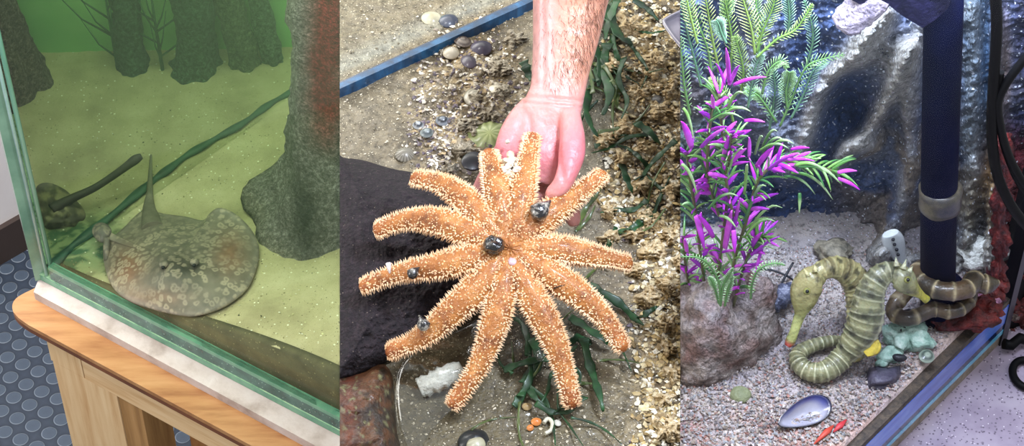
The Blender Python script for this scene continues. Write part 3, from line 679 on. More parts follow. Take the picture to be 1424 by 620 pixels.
for ai, (pts, _, wk, dr) in enumerate(arms):
    full = [(709, 345)]+pts
    PP = cr([(p[0], p[1]) for p in full], 10); m = len(PP)
    def H(t): return .016+.006*math.sin(t*3.1)-.012*t*t+dr*t*t
    path = [ST(p[0], p[1], H(i/(m-1))) for i, p in enumerate(PP)]
    def W(t): return armw(t)*wk*MM
    og = hx('#ffffff'); tipc = hx('#e8b0a0')
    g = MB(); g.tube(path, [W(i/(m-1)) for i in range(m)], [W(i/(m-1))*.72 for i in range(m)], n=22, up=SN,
        col=lambda t, th: mixc(mixc((1, 1, 1), (.92, .72, .6), sm(.8, 1, t)), (.72, .55, .5), sm(-.1, -.7, math.sin(th))),  # undersides darkened: shading put into the arm colour
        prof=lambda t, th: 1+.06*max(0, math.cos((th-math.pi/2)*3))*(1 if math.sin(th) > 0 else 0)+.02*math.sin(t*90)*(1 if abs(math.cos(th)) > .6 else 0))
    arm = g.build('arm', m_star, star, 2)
    sp_ = MB()
    for i in range(2, m-1):
        for sub in (0, .5):
            x = i+sub
            if x >= m-1: continue
            t = x/(m-1); i0 = int(x); p = path[i0].lerp(path[i0+1], x-i0); T = (path[i0+1]-path[i0-1]).normalized()
            Wd = T.cross(SN).normalized(); r = W(t)
            if t > .16:
                for sd in (-1, 1):
                    for (an, L) in ((.35, .0060), (-.25, .0058), (.8, .0034)):
                        if an > .7 and sub: continue
                        a = an+random.gauss(0, .1); d = Wd*sd*math.cos(a)+SN*math.sin(a)*.9
                        q = p+Wd*sd*math.cos(a)*r*.92+SN*math.sin(a)*r*.66
                        sp_.cone(q, d+T*random.gauss(.12, .2)+SN*.25, L*random.uniform(.75, 1.1)*(1-.35*t), .00115, n=5)
            for _ in range(4 if t > .1 else 2):
                a = random.uniform(.6, 2.54); q = p+Wd*math.cos(a)*r*.96+SN*math.sin(a)*r*.70+T*random.uniform(-.002, .002)
                sp_.cone(q, SN*math.sin(a)+Wd*math.cos(a)*.8+T*random.gauss(0, .3), random.uniform(.0012, .0024), random.uniform(.0007, .0012), n=5)
    tag(sp_.build('spines', m_spine, arm, 2, False), kind='stuff')
g = MB()
dl = [(709+30*math.cos(a), 345+30*math.sin(a)) for a in [i*math.pi/8 for i in range(16)]]
g.blob(dl, (709, 345), lambda u, v, t, e: ST(u, v, .020+.006*(1-t*t)-.012*sm(.8, 1, t)+.0008*math.sin(11*math.atan2(v-345, u-709))), 12, (1, 1, 1), 3, .008)
g.build('central_disc', m_star, star, 2)
g = MB()
for _ in range(260):
    a = random.uniform(0, 6.28); r = 30*math.sqrt(random.random()); q = ST(709+r*math.cos(a), 345+r*math.sin(a), .0245-.004*(r/30)**2)
    g.cone(q, SN+V((random.gauss(0, .3), random.gauss(0, .3), 0)), random.uniform(.001, .0024), .0008)
tag(g.build('spines', m_spine, star, 2, False), kind='stuff')
g = MB(); g.ball(ST(713, 364, .024), .0045, hx('#d9b9c0'), sc3=(1, 1, .6), dis=.3, ds=200); g.build('sieve_plate', m_shellw, star, 2)
g = MB(); g.ball(ST(687, 341, .030), .0092, n=26, m=18, sc3=(1, 1.05, .8), dis=.35, ds=120)
tag(g.build('black_snail', M('wet_black_shell', ['#050506', '#141417'], 90, rough=.12, coat=1, bump=1, bscale=260), None, 2), 'shiny black crinkled snail on the centre of the starfish', 'snail')
m_snail = M('striped_snail', ['#0b0b0d', '#1e1d20', '#b5aea2'], 190, rough=.2, coat=1, bump=.5, bscale=300)
def snail(u, v, r, label, h=.03, a=.8):
    g = MB(); c = ST(u, v, h); ax = (RT*math.cos(a)+V((0, .9, .4))*math.sin(a)).normalized()
    g.tube([c-ax*r*1.2, c-ax*r*.9, c-ax*r*.3, c+ax*r*.2, c+ax*r*.55, c+ax*r*.9, c+ax*r*1.5], [r*.15, r*.8, r*1.0, r*.9, r*.68, r*.42, r*.08], n=16)
    o = g.build('snail', m_snail, None, 2); tag(o, label, 'snail')
    g = MB(); pts = []
    for i in range(40):
        t = i/39; th = t*16; rr = r*(.86-.7*t); e1_ = ax.orthogonal().normalized(); e2_ = ax.cross(e1_)
        pts.append(c+ax*(-r*.5+t*r*1.7)+(e1_*math.cos(th)+e2_*math.sin(th))*rr)
    g.tube(pts, [r*.25*(1-i/46) for i in range(40)], n=7); g.build('whorl', m_snail, o, 2)
snail(752, 292, .0082, 'dark striped snail clinging between two starfish arms under the hand', .034, .8)
snail(575, 379, .0048, 'small speckled snail on the left starfish arm', .022)
snail(588, 450, .0055, 'small black snail with white patch on the lower left starfish arm', .022, 2)
g = MB(); g.tube([ST(540, 366, .02), ST(541, 373, .02), ST(542, 380, .02)], [.0026, .0018, .0006], n=6, col=hx('#f5e7e4')); tag(g.build('shell_splinter', m_shellw, None, 2), 'tiny white shell splinter on the left starfish arm', 'shell')
g = MB(); g.tube([ST(770, 401, .024), ST(778, 398, .027), ST(786, 396, .03)], [.0007, .0005, .0002], n=5, col=hx('#1c1416')); tag(g.build('thorn', m_shellw, None, 2), 'thin dark thorn lying on the lower right starfish arm', 'thorn')
g = MB()
random.seed(8)
for _ in range(26):
    g.ball(ST(709+random.gauss(0, 4), 230+random.gauss(0, 12), random.uniform(.012, .024)), random.uniform(.002, .0036), hx(random.choice(['#f0e6d2', '#d9cab0', '#fff8ea'])), 8, 6, dis=.8, ds=200)
tag(g.build('barnacle_clump', m_shellw, None, 2, False), 'white barnacle clump between two upper starfish arms on the palm', 'barnacle')
# bubbles
m_bub = glassmat('bubble', (.96, .97, .97), .5, .02)
for (u, v, r, lb) in ((752, 494, .0052, 'clear round bubble at the edge of the lower starfish arm'), (663, 462, .006, 'clear bubble between the two lower left starfish arms'), (510, 403, .003, 'tiny bubble at the tip of the left starfish arm'), (722, 478, .004, 'small bubble in the gap between the bottom arms'), (655, 487, .004, 'small bubble near the white shell piece')):
    g = MB(); g.ball(G(u, v, .03), r, n=20, m=14); tag(g.build('bubble', m_bub, None, 2), lb, 'bubble')
# water film between rock and arms
wl = [(560, 500), (600, 470), (650, 448), (690, 430), (700, 460), (672, 520), (640, 560), (600, 600), (575, 640), (553, 600), (548, 540)]
g = MB(); g.blob(wl, (620, 520), lambda u, v, t, e: G(u, v, .0165-.006*sm(.93, 1, t)+.0005*nz((u, v, 0), .05)), 16, (1, 1, 1), 6, .001)
tag(g.build('water_puddle', glassmat('shallow_water', (.93, .93, .91), .3, .04, 25), None, 2), kind='structure')
m_foam2 = M('water_rim', ['#f4f4f4', '#ffffff'], 20, rough=.1, coat=1)

# ---- seaweed
m_weed = M('dark_green_weed', ['#0b1f0e', '#143818', '#235226'], 60, rough=.5, coat=.1)
m_weed2 = M('olive_weed', ['#2a3417', '#46542a', '#5b6a35'], 60, rough=.4, coat=.3)
WLAB = {}
def weed(pts, wd, label, mat=None, h=.010, grp=None):
    PP = cr(pts, 6); m = len(PP); sd = random.uniform(0, 9)
    path = [bed(p[0], p[1], h+.004*math.sin(i*.35+sd)) for i, p in enumerate(PP)]
    g = MB(); g.tube(path, lambda t: wd*1.15*MM*(1-.75*t**3)*(1+.22*math.sin(t*19+sd)+.1*math.sin(t*43)), lambda t: .00045, n=10, up=(.5*math.sin(sd+len(pts)), -.3, 1))
    return tag(g.build('seaweed', mat or m_weed, None, 2), label, 'seaweed', grp)
weed([(812, 395), (835, 405), (862, 422), (880, 440), (895, 452)], 5, 'dark green seaweed blade running under the lower right starfish arm')
weed([(882, 446), (898, 436), (914, 426)], 4, 'short dark green seaweed blade pointing up beyond the right arm')
weed([(792, 440), (815, 455), (838, 470), (850, 480)], 6, 'broad green seaweed blade between the two lower right arms')
weed([(812, 470), (818, 500), (826, 525), (834, 550), (839, 572)], 5, 'long dark green seaweed blade hanging down right of the bottom arm')
weed([(740, 470), (748, 500), (735, 530), (742, 550), (760, 566)], 5, 'dark seaweed strand curving left of the bottom arm')
weed([(700, 515), (725, 505), (760, 500), (790, 515)], 4, 'dark green seaweed strand crossing under the bottom arm')
weed([(715, 565), (728, 545), (738, 520), (736, 490)], 4.5, 'dark green strand at the outer side of the weed clump below the star')
weed([(745, 560), (765, 572), (790, 572), (805, 562)], 3.5, 'seaweed strand curving below the tip of the bottom arm')
weed([(830, 502), (850, 500), (870, 501), (890, 505)], 1.6, 'thin straight olive stem on the sand right of the bottom arm', m_weed2, .004)
weed([(655, 598), (670, 588), (690, 582), (718, 580)], 1.6, 'thin olive stem arching on the sand at the bottom', m_weed2, .004)
weed([(800, 480), (790, 500), (806, 520), (800, 545)], 3, 'thin green strand beside the bottom right arm')
weed([(820, 480), (805, 470), (790, 478)], 6, 'crumpled green leaf between the lower right arms')
weed([(800, 0), (812, 30), (822, 60), (835, 85), (832, 120)], 8, 'broad dark green weed right of the forearm at the top', h=.012)
weed([(835, -5), (850, 25), (862, 50), (880, 60)], 8, 'dark green weed blade at the top near the oyster lump', h=.012)
weed([(845, 60), (838, 95), (848, 130), (838, 160)], 7, 'dark green weed blade hanging down beside the wrist', h=.012)
weed([(858, 0), (846, 30), (842, 55)], 6, 'narrow green weed at the top edge beside the forearm', h=.014)
weed([(822, 120), (815, 150), (822, 175), (832, 190)], 5, 'dark weed blade next to the wrist', h=.012)
weed([(868, 80), (860, 110), (872, 140), (864, 165)], 4, 'narrow dark weed right of the wrist blade', h=.012)
weed([(885, 170), (905, 185), (918, 200)], 5, 'dark green weed scrap right of the hand')
weed([(940, 195), (918, 215), (900, 235), (885, 262)], 4, 'dark green weed strand among oysters right of the hand')
weed([(865, 228), (872, 250), (880, 268)], 5, 'green weed scrap right of the upper right arm tip')
weed([(925, 225), (910, 250), (902, 275), (898, 320)], 1.6, 'long thin olive stem among the oysters', m_weed2)
weed([(805, 310), (815, 290), (830, 270), (838, 255)], 3, 'olive blades under the tip of the upper right arm', m_weed2)
weed([(800, 322), (818, 304), (828, 285)], 2.2, 'thin olive blade next to the fingertip', m_weed2)
weed([(728, 85), (733, 98), (738, 112)], 6, 'short dark green blade at the left side of the forearm')
weed([(880, 0), (900, 12), (915, 28)], 4, 'dark green weed at the top near the plastic tray')
weed([(925, 290), (905, 315), (880, 325), (860, 322)], 1.4, 'thin olive stem under the right arm', m_weed2)
random.seed(77)
for (n_w, cu, cv, su, sv, lab, grp) in ((26, 745, 520, 45, 38, 'thin dark green weed strand in the tangle below the starfish', 'weed tangle below the starfish'), (26, 838, 75, 26, 55, 'dark green weed strand in the thick patch right of the forearm', 'weed patch right of the forearm'), (14, 900, 280, 30, 70, 'thin dark weed strand lying over the oysters right of the starfish', 'weed strands over the oysters')):
    for _ in range(n_w):
        u = random.gauss(cu, su); v = random.gauss(cv, sv); a = random.uniform(0, 6.28); L = random.uniform(14, 34); q = [(u, v)]
        for k in range(3): a += random.gauss(0, .5); u += L*math.cos(a); v += L*math.sin(a); q.append((u, v))
        if min(p[0] for p in q) < 690 or q[0][0] > 930 or q[0][1] < 4 or q[-1][0] > 944: continue
        weed(q, random.uniform(1.2, 3.8), lab, random.choice((m_weed, m_weed, m_weed2)), .007, grp)
# ---- person: forearm and hand
def hcol(p):
    u, v = proj(p); c = mixc(hx('#cf928a'), hx('#c98f76'), sm(150, 90, v)*sm(-20, 40, u-765+0*v))
    c = mixc(c, hx('#cf727c'), .8*math.exp(-((v-215)/45)**2)); c = mixc(c, hx('#cc6a72'), .5*math.exp(-((u-795)/20)**2-((v-225)/40)**2))
    c = mixc(c, hx('#d9a9a4'), .6*math.exp(-((u-752)/14)**2-((v-80)/90)**2))
    c = mixc(c, hx('#b9717e'), .6*sm(255, 290, v)*sm(730, 700, u))  # shadowed purple of the fingers below the star, put into the skin colour
    return c
hb = MB()
def limb(pts, n=20, up=(0, -.35, 1)):   # (u,v,h, half width px, half thickness px)
    PP = cr(pts, 8); hb.tube([G(p[0], p[1], p[2]) for p in PP], [p[3]*MM*.97 for p in PP], [p[4]*MM*.97 for p in PP], n=n, up=up)
limb([(806, -90, .235, 62, 46), (797, -40, .205, 57, 42), (793, 0, .182, 52, 37), (787, 50, .160, 46, 32), (780, 95, .142, 40, 27), (775, 128, .130, 38, 24), (768, 150, .124, 41, 22), (757, 182, .112, 48, 20), (752, 215, .104, 54, 18), (748, 240, .094, 48, 15), (745, 255, .088, 36, 11)], 28)
limb([(792, 160, .126, 15, 16), (796, 190, .126, 17, 18), (795, 214, .124, 18, 17), (790, 236, .120, 15, 14), (780, 258, .113, 12.5, 12), (766, 270, .106, 10, 9), (758, 273, .104, 5, 4)], 16)
limb([(776, 225, .092, 17, 13), (784, 252, .080, 14.5, 12), (792, 282, .064, 12.5, 11), (797, 305, .052, 11, 10), (798, 315, .048, 6, 6)], 16)
limb([(752, 235, .088, 15, 12), (750, 262, .078, 13.5, 11), (746, 290, .066, 12.5, 10), (742, 316, .052, 11, 9), (740, 326, .048, 6, 5)], 16)
limb([(725, 232, .088, 15, 12), (720, 262, .078, 13.5, 11), (716, 290, .066, 12.5, 10), (713, 312, .054, 11, 9), (712, 322, .050, 6, 5)], 16)
limb([(706, 205, .102, 17, 14), (690, 228, .092, 14, 12), (674, 252, .080, 12.5, 11), (664, 275, .068, 11, 9), (660, 292, .060, 9, 8), (659, 298, .058, 5, 4)], 16)
limb([(738, 140, .122, 10, 12), (722, 165, .117, 16, 14), (709, 192, .110, 17, 14), (705, 215, .102, 16, 13), (714, 238, .094, 12, 11)], 16)
me = bpy.data.meshes.new('tmp'); me.from_pydata(hb.v, [], hb.f); to = bpy.data.objects.new('tmp', me); sc.collection.objects.link(to)
md = to.modifiers.new('r', 'REMESH'); md.mode = 'VOXEL'; md.voxel_size = .0013
md = to.modifiers.new('s', 'SMOOTH'); md.factor = .6; md.iterations = 9
dg = bpy.context.evaluated_depsgraph_get(); ev = bpy.data.meshes.new_from_object(to.evaluated_get(dg))
pb = MB(); vs = []
for v_ in ev.vertices:
    p = v_.co.copy(); u, v = proj(p)
    d = .0018*math.exp(-((v-137-.08*(u-775))/3.0)**2)+.0012*math.exp(-((v-146-.08*(u-775))/2.5)**2)
    d += .0022*math.exp(-((u-(735+ (v-150)*.08))/4)**2)*sm(150, 175, v)*sm(250, 215, v)
    d += .002*math.exp(-((u-776-.15*(v-200))/4.5)**2)*sm(190, 215, v)*sm(275, 240, v)
    d -= .0016*math.exp(-((u-762)/4)**2)*sm(140, 110, v)+.0012*math.exp(-((u-750)/4)**2)*sm(140, 110, v)
    d += .0008*nz(p, 90)
    vs.append(p-V((0, -.35, 1))*d)
pb.add(vs, [tuple(f.vertices) for f in ev.polygons], [hcol(p) for p in vs])
bpy.data.objects.remove(to)
m_skin = M('skin', ['#e8e8e8', '#ffffff', '#ffffff'], 90, rough=.42, attr=True, sss=.25, bump=.25, bscale=500, coat=.04)
person = pb.build('person', m_skin, None, 2)
tag(person, 'bare forearm and open palm-up hand of a person reaching in to hold the starfish', 'person')
m_nail = M('nail', ['#e9b3ae', '#f3cdc8'], 30, rough=.25, coat=.5)
# hairs on forearm
random.seed(12)
hr = MB()
from mathutils.bvhtree import BVHTree
bv = BVHTree.FromPolygons([tuple(v) for v in vs], [tuple(f.vertices) for f in ev.polygons])
for _ in range(650):
    v = random.uniform(-15, 125); e = 842-v*.31; u = e-abs(random.gauss(0, 26))+2
    if random.random() < .12: u = random.uniform(745, 840)
    if v > 100 and random.random() < .6: continue
    d = ray(u, v); hit = bv.ray_cast(CAM, d.normalized())
    if hit[0] is None: continue
    p, n_ = hit[0], hit[1]; L = random.uniform(.004, .010)
    dr_ = (-UP*.9+RT*random.gauss(.15, .35)-n_*0).normalized(); dr_ = (dr_-n_*dr_.dot(n_)).normalized()
    hr.tube([p, p+dr_*L*.5+n_*.0012, p+dr_*L+n_*.001], [.00012, .0001, .00003], n=3)
tag(hr.build('arm_hair', M('dark_hair', ['#4a2f22', '#6b4632'], 20, rough=.5), person, 2, True), kind='stuff')
# ================================================================== SEAHORSE TANK
Z3 = CAM.z-1.345; ZC = Z3-.07
def H3(u, v, h=0): return onz(u, v, Z3+h)
A3 = onz(1244, 626, ZC); B3 = onz(1391, 479, ZC); D3 = (B3-A3).normalized(); Q3 = V((-D3.y, D3.x, 0)); A3 = A3-D3*.08; L3 = (B3-A3).length
m_count = M('speckled_counter', ['#988ca1', '#aa9eb2', '#b4aabb'], 30, rough=.35, coat=.2, speck=[(330, .3, '#6f6577'), (210, .24, '#857a8c'), (260, .16, '#e3dce6')])
g = MB(); c_ = onz(946, 640, ZC)
g.prism([(A3.x-.25, A3.y-.12), (.75, A3.y-.12), (.75, 2.2), (.1, 2.2)], ZC-.03, ZC); tag(g.build('counter', m_count, None, 3, False), kind='structure')
at = thing('aquarium', A3, 'glass aquarium of the seahorses with blue bottom edge on speckled counter', 'aquarium')
def bar3(name, z0, z1, th, off, mat, ext=0):
    g = MB(); g.wallbar(A3, B3+D3*ext, z0, z1, th, off); return g.build(name, mat, at, 3, False)
bar3('bottom_seal', ZC+.0002, ZC+.016, .010, .001, M('sandy_seal', ['#4a443c', '#8b8070', '#a59a86'], 60, rough=.7, nrough=.8, bump=.5))
bar3('bright_edge', ZC+.016, ZC+.022, .009, -.0003, M('cyan_glass_edge', ['#3d93bd', '#63b9dc', '#86d0e8'], 16, rough=.12, coat=.8))
bar3('lower_pane', ZC+.022, ZC+.030, .009, 0, M('deep_blue_glass', ['#1a2746', '#25355c'], 16, rough=.15, coat=.6))
bar3('blue_edge', ZC+.030, ZC+.055, .009, 0, M('blue_glass_edge', ['#3450a8', '#4a6fd0', '#6a92e2'], 9, rough=.2, coat=.6, stretch=((1, 1, 4), (0, 0, 0))))
bar3('dark_silt_line', ZC+.055, ZC+.062, .009, .0005, M('dark_silt', ['#1d1a1c', '#4a4036', '#6d5f4d'], 120, rough=.8, nrough=.8, bump=.6))
g = MB(); g.wallbar(A3, B3, ZC+.062, ZC+.62, .005, 0); g.build('front_pane', glassmat('aquarium_glass', (.97, .98, 1), .008, .02, 0, .02), at, 3, False)
g = MB(); g.wallbar(B3-D3*.002, B3+D3*.009, ZC, ZC+.62, .012, -.001); g.build('corner_post', M('black_corner_seal', ['#07080c', '#10131c'], 20, rough=.3), at, 3, False)
C3d = V((-.55, 1, 0)).normalized()   # side pane going back from the corner
# wall plane behind
YW = H3(1180, 345).y+.015
# gravel
def inside(p): return (p-A3).dot(Q3) > .009 and (p.x < (B3.x-.004)+0*(p.y))
def grav_h(p):
    p = V((p.x, p.y, 0)); return .006*nz(p, 9)+.002*nz(p, 40)+.016*sm(YW-.10, YW+.02, p.y)
def H3g(u, v, h=0):
    z = 0
    for _ in range(4): z = grav_h(onz(u, v, Z3+h+z))
    return onz(u, v, Z3+h+z)
def g3(a, b_):
    s = L3*b_; p0 = A3+D3*s+Q3*.0095
    left = V((.02, p0.y, 0)); xb = (p0.y)*(234/F)*1.38-.01
    x = p0.x-(p0.x-xb)*a; p = V((x, p0.y, 0)); p.z = Z3+grav_h(p)+.0012*nz(p, 150); return p
def g3b(a, b_):
    y0 = B3.y+.006; p = V((B3.x-(B3.x-.1)*a, y0+(YW+.08-y0)*b_, 0)); p.z = Z3+grav_h(p)+.0012*nz(p, 150); return p
def grcol(q, a, b_):
    u, v = proj(q)
    c = mixc(hx('#b3a9ae'), hx('#c9bcb6'), sm(-.2, .3, nz(q, 25)))
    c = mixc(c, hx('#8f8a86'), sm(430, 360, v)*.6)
    c = mixc(c, hx('#c98a7c'), .6*sm(.15, .35, nz(q+V((5, 0, 0)), 14))*sm(560, 600, v+0*(u)))
    c = mixc(c, hx('#7c2a26'), .85*math.exp(-((u-1362)/26)**2-((v-438+.45*(u-1362))/16)**2))
    return mixc(c, hx('#caa28f'), .4*math.exp(-((q-A3).dot(Q3)/.03)**2))
m_grav = M('pale_gravel', ['#8c8c8c', '#ffffff', '#ffffff'], 200, rough=.85, bump=1.2, bscale=460, attr=True, speck=[(330, .22, '#d9d6e2'), (280, .18, '#7b6470'), (400, .18, '#b98f84')])
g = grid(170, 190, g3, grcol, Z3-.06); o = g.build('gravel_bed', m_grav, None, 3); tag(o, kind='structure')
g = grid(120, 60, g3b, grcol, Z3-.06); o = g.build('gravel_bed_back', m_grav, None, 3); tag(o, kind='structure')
random.seed(31)
PG = ['#cfcad6', '#e0dbe2', '#b5acb4', '#c4a49c', '#a5abb8', '#d0c3ba', '#8a838c', '#c28f88', '#b3bac6', '#dcd3ca', '#e2dcdf', '#9a9198', '#a89c94', '#c9bfc4']
def pk3():
    v = random.uniform(345, 626); u = random.uniform(944, 1392); p = H3g(u, v)
    if (p-A3).dot(Q3) < .011 or p.x > B3.x or p.y > YW: return None
    big = sm(420, 620, v); s = random.choice((.0007, .001, .0013, .0019))*(.7+.6*big)
    return p+V((0, 0, s*.2+.0018)), s
shards('gravel_bits', 18000, pk3, PG, 0, M('gravel_bits', ['#9f9a94', '#e6e0d8'], 40, rough=.6, attr=True, coat=.1), 3, 'pinkish white gravel and shell grit covering the seahorse tank floor', 'gravel')

# ---- sculpted rock wall
def dist_pl(u, v, pl_):
    best = 1e9; tt = 0
    for i in range(len(pl_)-1):
        ax, ay = pl_[i]; bx, by = pl_[i+1]; dx, dy = bx-ax, by-ay
        t = max(0, min(1, ((u-ax)*dx+(v-ay)*dy)/(dx*dx+dy*dy))); d = math.hypot(u-ax-t*dx, v-ay-t*dy)
        if d < best: best = d; tt = (i+t)/(len(pl_)-1)
    return best, tt
R1_ = [(1232, 18), (1205, 45), (1190, 75), (1160, 100), (1140, 130), (1128, 165), (1118, 200), (1100, 240)]
R2_ = [(1262, 70), (1250, 100), (1240, 125), (1225, 155), (1205, 185), (1180, 205), (1165, 230)]
R3_ = [(1290, 20), (1270, 80), (1262, 150), (1268, 230), (1250, 300), (1225, 350)]
R4_ = [(1350, 10), (1356, 90), (1350, 170), (1355, 250), (1345, 330)]
R5_ = [(1385, 20), (1382, 120), (1388, 200), (1378, 280), (1374, 350), (1380, 400)]
R6_ = [(1040, 0), (1060, 60), (1050, 120), (1075, 180)]
def relief(u, v):
    r = 0
    for (pl_, w_, a_) in ((R1_, 16, .034), (R2_, 14, .036), (R3_, 17, .030), (R4_, 16, .034), (R5_, 9, .028), (R6_, 30, .02)):
        d, t = dist_pl(u, v, pl_); r += a_*math.exp(-(d/w_)**2)
    r += .034*math.exp(-((u-1220)/48)**2-((v-70)/45)**2)
    r -= .02*math.exp(-((u-1180)/22)**2-((v-150)/35)**2)
    r -= .022*math.exp(-((u-1140)/70)**2-((v-310)/55)**2)
    r += .035*math.exp(-((u-1200)/28)**2-((v-205)/14)**2)
    r += .015*sm(300, 370, v)*sm(1190, 1250, u)+.03*sm(320, 365, v)
    return r
def wallp(u, v):
    p = ony(u, v, YW); r = relief(u, v)
    r += .010*nz(p, 14)+.006*nz(p, 45)+.004*nz(p, 100)+.002*nz(p, 200)
    return ony(u, v, YW-.005-r)
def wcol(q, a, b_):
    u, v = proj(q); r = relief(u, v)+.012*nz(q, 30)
    c = mixc(hx('#4c6292'), hx('#cfccc4'), sm(-.005, .05, r))  # recesses dark blue, ridges pale: relief shading put into the colour
    c = mixc(c, hx('#a59274'), .75*sm(.0, .3, nz(q, 12)+.1)*sm(100, 230, v)*sm(1120, 1180, u))
    c = mixc(c, hx('#34508a'), .75*math.exp(-((u-1110)/70)**2-((v-290)/70)**2))  # shadow of the cave recess painted in deep blue
    c = mixc(c, hx('#4f6f82'), .6*sm(1330, 1345, u)*sm(1385, 1370, u)*sm(300, 180, v))
    c = mixc(c, hx('#2f6aa0'), .7*math.exp(-((u-1372)/12)**2-((v-95)/40)**2))
    c = mixc(c, hx('#b98a3c'), .85*math.exp(-((u-1378)/14)**2-((v-240)/50)**2))
    c = mixc(c, hx('#5e5a34'), .6*math.exp(-((u-1352)/25)**2-((v-310)/45)**2))
    c = mixc(c, hx('#b89c88'), .7*math.exp(-((u-1398)/10)**2-((v-100)/90)**2))
    c = mixc(c, hx('#7c1d20'), .95*sm(1382, 1392, u+6*math.sin(v*.06))*sm(150, 210, v))
    c = mixc(c, hx('#3a3048'), .7*sm(1404, 1416, u)*sm(220, 120, v))
    c = mixc(c, hx('#7f8a6a'), .5*sm(1010, 960, u)*sm(80, 180, v)); c = mixc(c, hx('#7a6450'), .6*math.exp(-((u-965)/35)**2-((v-130)/35)**2))
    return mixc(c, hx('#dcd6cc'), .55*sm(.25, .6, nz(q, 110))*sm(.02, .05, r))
m_rw = M('sculpted_rock', ['#4a4a4a', '#c4c4c4', '#ffffff'], 80, rough=.85, bump=2.5, bscale=220, attr=True, nrough=.9, speck=[(230, .24, '#cfd3da'), (300, .2, '#2a3148')])
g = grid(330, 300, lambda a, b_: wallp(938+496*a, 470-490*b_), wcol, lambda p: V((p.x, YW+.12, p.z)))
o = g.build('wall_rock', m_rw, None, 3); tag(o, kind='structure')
# ---- overhead dark rock
m_dr = M('dark_violet_rock', ['#080718', '#100e28', '#1a1838'], 60, rough=.7, bump=1, bscale=200, spec=.2)
yo = YW-.135
g = MB(); ob = [(1180, -20), (1184, 0), (1196, 6), (1210, 2), (1232, 4), (1252, 20), (1268, 30), (1283, 39), (1300, 28), (1318, 12), (1330, -20)]
vs = []; n_ = len(ob)
for dy in (0, .05):
    for (u, v) in ob: vs.append(ony(u, v, yo)+V((0, dy, 0)))
g.add(vs, [tuple(range(n_)), tuple(range(2*n_-1, n_-1, -1))]+[(i, n_+i, n_+(i+1) % n_, (i+1) % n_) for i in range(n_)])
tag(g.build('overhanging_ledge', m_dr, None, 3, False), 'dark violet faceted ledge hanging over the rock at the top', 'rock')
g = MB(); g.tube([ony(p[0], p[1], yo+.01) for p in cr([(1222, -12), (1205, 6), (1190, 20), (1178, 31), (1172, 38)], 5)], [.0125, .0125, .013, .013, .013, .013, .0125, .0125, .0125, .012, .012, .012, .0125, .0125, .012, .012, .0115, .011, .009, .007, .003], n=22, prof=lambda t, th: 1+.1*math.sin(th*7+t*12)+.05*math.sin(th*13-t*30))
tag(g.build('coral_stub', M('pinkish_coral', ['#4a4763', '#9d94a5', '#d8cdd0'], 140, rough=.8, bump=1.5, bscale=320, nrough=.8), None, 3), 'knobbly pinkish grey coral stub pointing down at the top left of the ledge', 'coral')

# ---- standpipe
PX = H3(1304, 440); 
def pipe_pt(u, v): return ony(u, v, PX.y)
pp = thing('standpipe', PX, 'dark navy standpipe rising from the gravel with a seahorse tail around it', 'pipe')
m_pipe = M('navy_pipe', ['#04061a', '#070a24', '#0b1030'], 14, rough=.6, coat=0, spec=.06)
g = MB(); g.tube([pipe_pt(1304, 440), pipe_pt(1305, 300), pipe_pt(1311, 60), pipe_pt(1313, -25)], .0150, n=36); g.build('pipe', m_pipe, pp, 3)
g = MB(); g.tube([PX+V((0, 0, -.01)), PX+V((0, 0, .042)), PX+V((0, 0, .044))], [.0168, .0168, .0152], n=36); g.build('base_socket', m_pipe, pp, 3)
g = MB(); a_ = pipe_pt(1307, 289); b2 = pipe_pt(1308, 259)
g.tube([a_.lerp(b2, t) for t in (0, .05, .3, .6, .85, 1)], [.0152, .0168, .0175, .0172, .0182, .0155], n=30, prof=lambda t, th: 1+.03*math.sin(th*5+t*6)); g.build('collar', M('fouled_collar', ['#23232c', '#4a4438', '#6f6652'], 60, rough=.5, coat=.3), pp, 3)

# ---- left porous rock
def rkp(u, v, t, e):
    p = H3(u, v, 0); ang = math.atan2(v-450, u-990)
    h = .075*(1-t**2.6)**.75
    p2 = onz(u, v, Z3+h*.6); h2 = h*(1+.35*nz(p, 26))
    q = H3(u, v, 0); 
    return V((q.x, q.y, Z3+h2))+V((0, 0, .0))
g = MB(); vs = []; cs = []; fs = []; c_ = H3(985, 492, 0)+V((0, .03, 0)); NN = 90; RR = 60
for i in range(RR+1):
    ph = math.pi*.5*i/RR*1.12
    for j in range(NN):
        th = 2*math.pi*j/NN
        d = V((math.cos(th)*math.sin(ph), math.sin(th)*math.sin(ph), math.cos(ph)))
        R_ = V((.060, .062, .075)); q = V((d.x*R_.x, d.y*R_.y, d.z*R_.z))
        sq = 1+.12*math.cos(4*th+.5)*math.sin(ph)
        k = sq*(1+.20*nz(c_+d*.06, 22)+.07*nz(c_+d*.06, 70)-.05*abs(nz(c_+d*.06, 130)))
        p = c_+q*k; vs.append(p)
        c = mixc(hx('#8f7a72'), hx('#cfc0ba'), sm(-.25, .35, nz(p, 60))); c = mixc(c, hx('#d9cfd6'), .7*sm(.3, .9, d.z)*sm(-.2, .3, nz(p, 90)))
        c = mixc(c, hx('#a5665c'), .3*sm(.15, .4, nz(p+V((2, 0, 0)), 40))); cs.append(c)
for i in range(RR):
    for j in range(NN): fs.append((i*NN+j, (i+1)*NN+j, (i+1)*NN+(j+1) % NN, i*NN+(j+1) % NN))
fs.append(tuple(RR*NN+j for j in range(NN)))
g.add(vs, fs, cs)
tag(g.build('rock', M('porous_rock', ['#5e5e5e', '#ffffff'], 190, rough=.9, bump=3, bscale=300, attr=True, nrough=.85), None, 3), 'crusty pinkish brown porous rock on the gravel under the magenta plant', 'rock')
